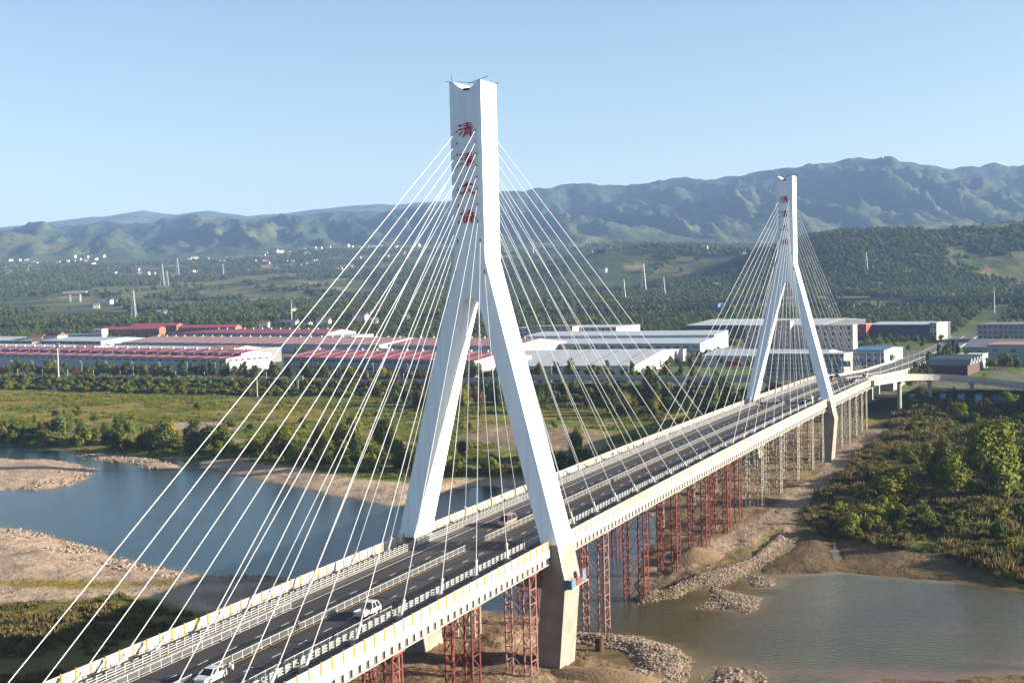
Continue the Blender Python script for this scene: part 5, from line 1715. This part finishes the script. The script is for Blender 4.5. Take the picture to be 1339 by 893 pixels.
# ------------------------------------------------------------------ people
def person_mesh(seed, shirt, trousers, arms=.25, stride=.12):
    J = [(0, 0, .95), (0, 0, 1.18), (0, 0, 1.42), (0, .02, 1.52), (0, .03, 1.66), (0, .03, 1.74)]
    E_ = [(i, i+1) for i in range(5)]
    Rr = [(.16, .12), (.15, .115), (.17, .11), (.06, .06), (.10, .11), (.07, .08)]
    for sx in (-1, 1):
        b0 = len(J)
        s_ = sx*stride
        J += [(sx*.10, 0, .90), (sx*.11, s_*.5+.03, .50), (sx*.12, s_*.9-.03, .10), (sx*.13, s_*.9+.12, .05)]
        Rr += [(.095, .10), (.065, .07), (.048, .05), (.045, .04)]
        E_ += [(0, b0), (b0, b0+1), (b0+1, b0+2), (b0+2, b0+3)]
        a0 = len(J)
        J += [(sx*.21, 0, 1.40), (sx*(.25+arms*.2), -.02-s_*.4, 1.12), (sx*(.26+arms*.1), .10-s_*.8, .88), (sx*(.26+arms*.1), .14-s_*.9, .79)]
        Rr += [(.065, .06), (.05, .05), (.036, .036), (.03, .022)]
        E_ += [(2, a0), (a0, a0+1), (a0+1, a0+2), (a0+2, a0+3)]
    me_ = bpy.data.meshes.new('person')
    me_.from_pydata(J, E_, [])
    o = bpy.data.objects.new('tmp_person', me_)
    COL.objects.link(o)
    sk = o.modifiers.new('skin', 'SKIN')
    for i, r in enumerate(Rr):
        me_.skin_vertices[0].data[i].radius = r
    me_.skin_vertices[0].data[0].use_root = True
    ss = o.modifiers.new('sub', 'SUBSURF')
    ss.levels = 1
    dg = bpy.context.evaluated_depsgraph_get()
    out = bpy.data.meshes.new_from_object(o.evaluated_get(dg))
    bpy.data.objects.remove(o)
    out.materials.clear()
    for m_ in (PEOPLE[trousers], PEOPLE[shirt], PEOPLE['skin'], PEOPLE['hair']):
        out.materials.append(m_)
    for p in out.polygons:
        c = p.center
        z, side = c.z, abs(c.x)
        k = 0
        if z > .93: k = 1
        if side > .22 and z < 1.12: k = 2
        if z > 1.48: k = 2
        if z > 1.68 or (z > 1.58 and c.y < .0): k = 3
        p.material_index = k
    return out
pm = [person_mesh(0, 'shirt_white', 'trousers'), person_mesh(1, 'shirt_red', 'trousers', .5, .05), person_mesh(2, 'shirt_dark', 'trousers', .3, .2)]
for i, rz, x, y, lab in ((0, 2.0, 3.45, -78.4, 'person in a white shirt standing in the lane behind the white sedan'), (0, 3.5, 2.75, -78.1, 'person in a white shirt close to the rear of the white sedan'),
                         (1, .4, .45, -59.6, 'person in a reddish shirt standing at the median fence'), (2, 0., 2.2, 60.3, 'person in dark clothes walking on the main span'),
                         (0, 1., -2.3, 27, 'person in a white shirt walking on the far carriageway behind the pylon leg')):
    o = link('person', pm[i], None, road_at(x, y), rz)
    tag(o, lab, 'person')
for i in range(9):
    x, y = R.uniform(-6, -2.5), R.uniform(228, 240)
    o = link('person', pm[i % 3], None, road_at(x, y), R.uniform(0, 6))
    tag(o, 'small pedestrian in the group before the far pylon', 'person', 'pedestrians before the far pylon')
for i in range(6):
    x, y = R.uniform(3.6, 6.8), R.uniform(348, 362)
    o = link('person', pm[i % 3], None, road_at(x, y), R.uniform(0, 6))
    tag(o, 'small pedestrian near the red car at the bridge end', 'person', 'pedestrians near the red car')

# ------------------------------------------------------------------ haze: one closed box of even air around the whole valley
HZ = bpy.data.materials.new('haze_air')
HZ.use_nodes = True
nt = HZ.node_tree
nt.nodes.remove(nt.nodes['Principled BSDF'])
pv_ = nt.nodes.new('ShaderNodeVolumePrincipled')
pv_.inputs['Color'].default_value = (.35, .56, 1, 1)
pv_.inputs['Density'].default_value = 4.9e-5
pv_.inputs['Anisotropy'].default_value = .0
nt.links.new(pv_.outputs[0], nt.nodes['Material Output'].inputs['Volume'])
hz = MB().box(-12800, 12800, -3000, 12800, -24.5, 760).build('haze', HZ)
tag(hz, 'pale blue haze filling the valley air', 'haze', kind='stuff')
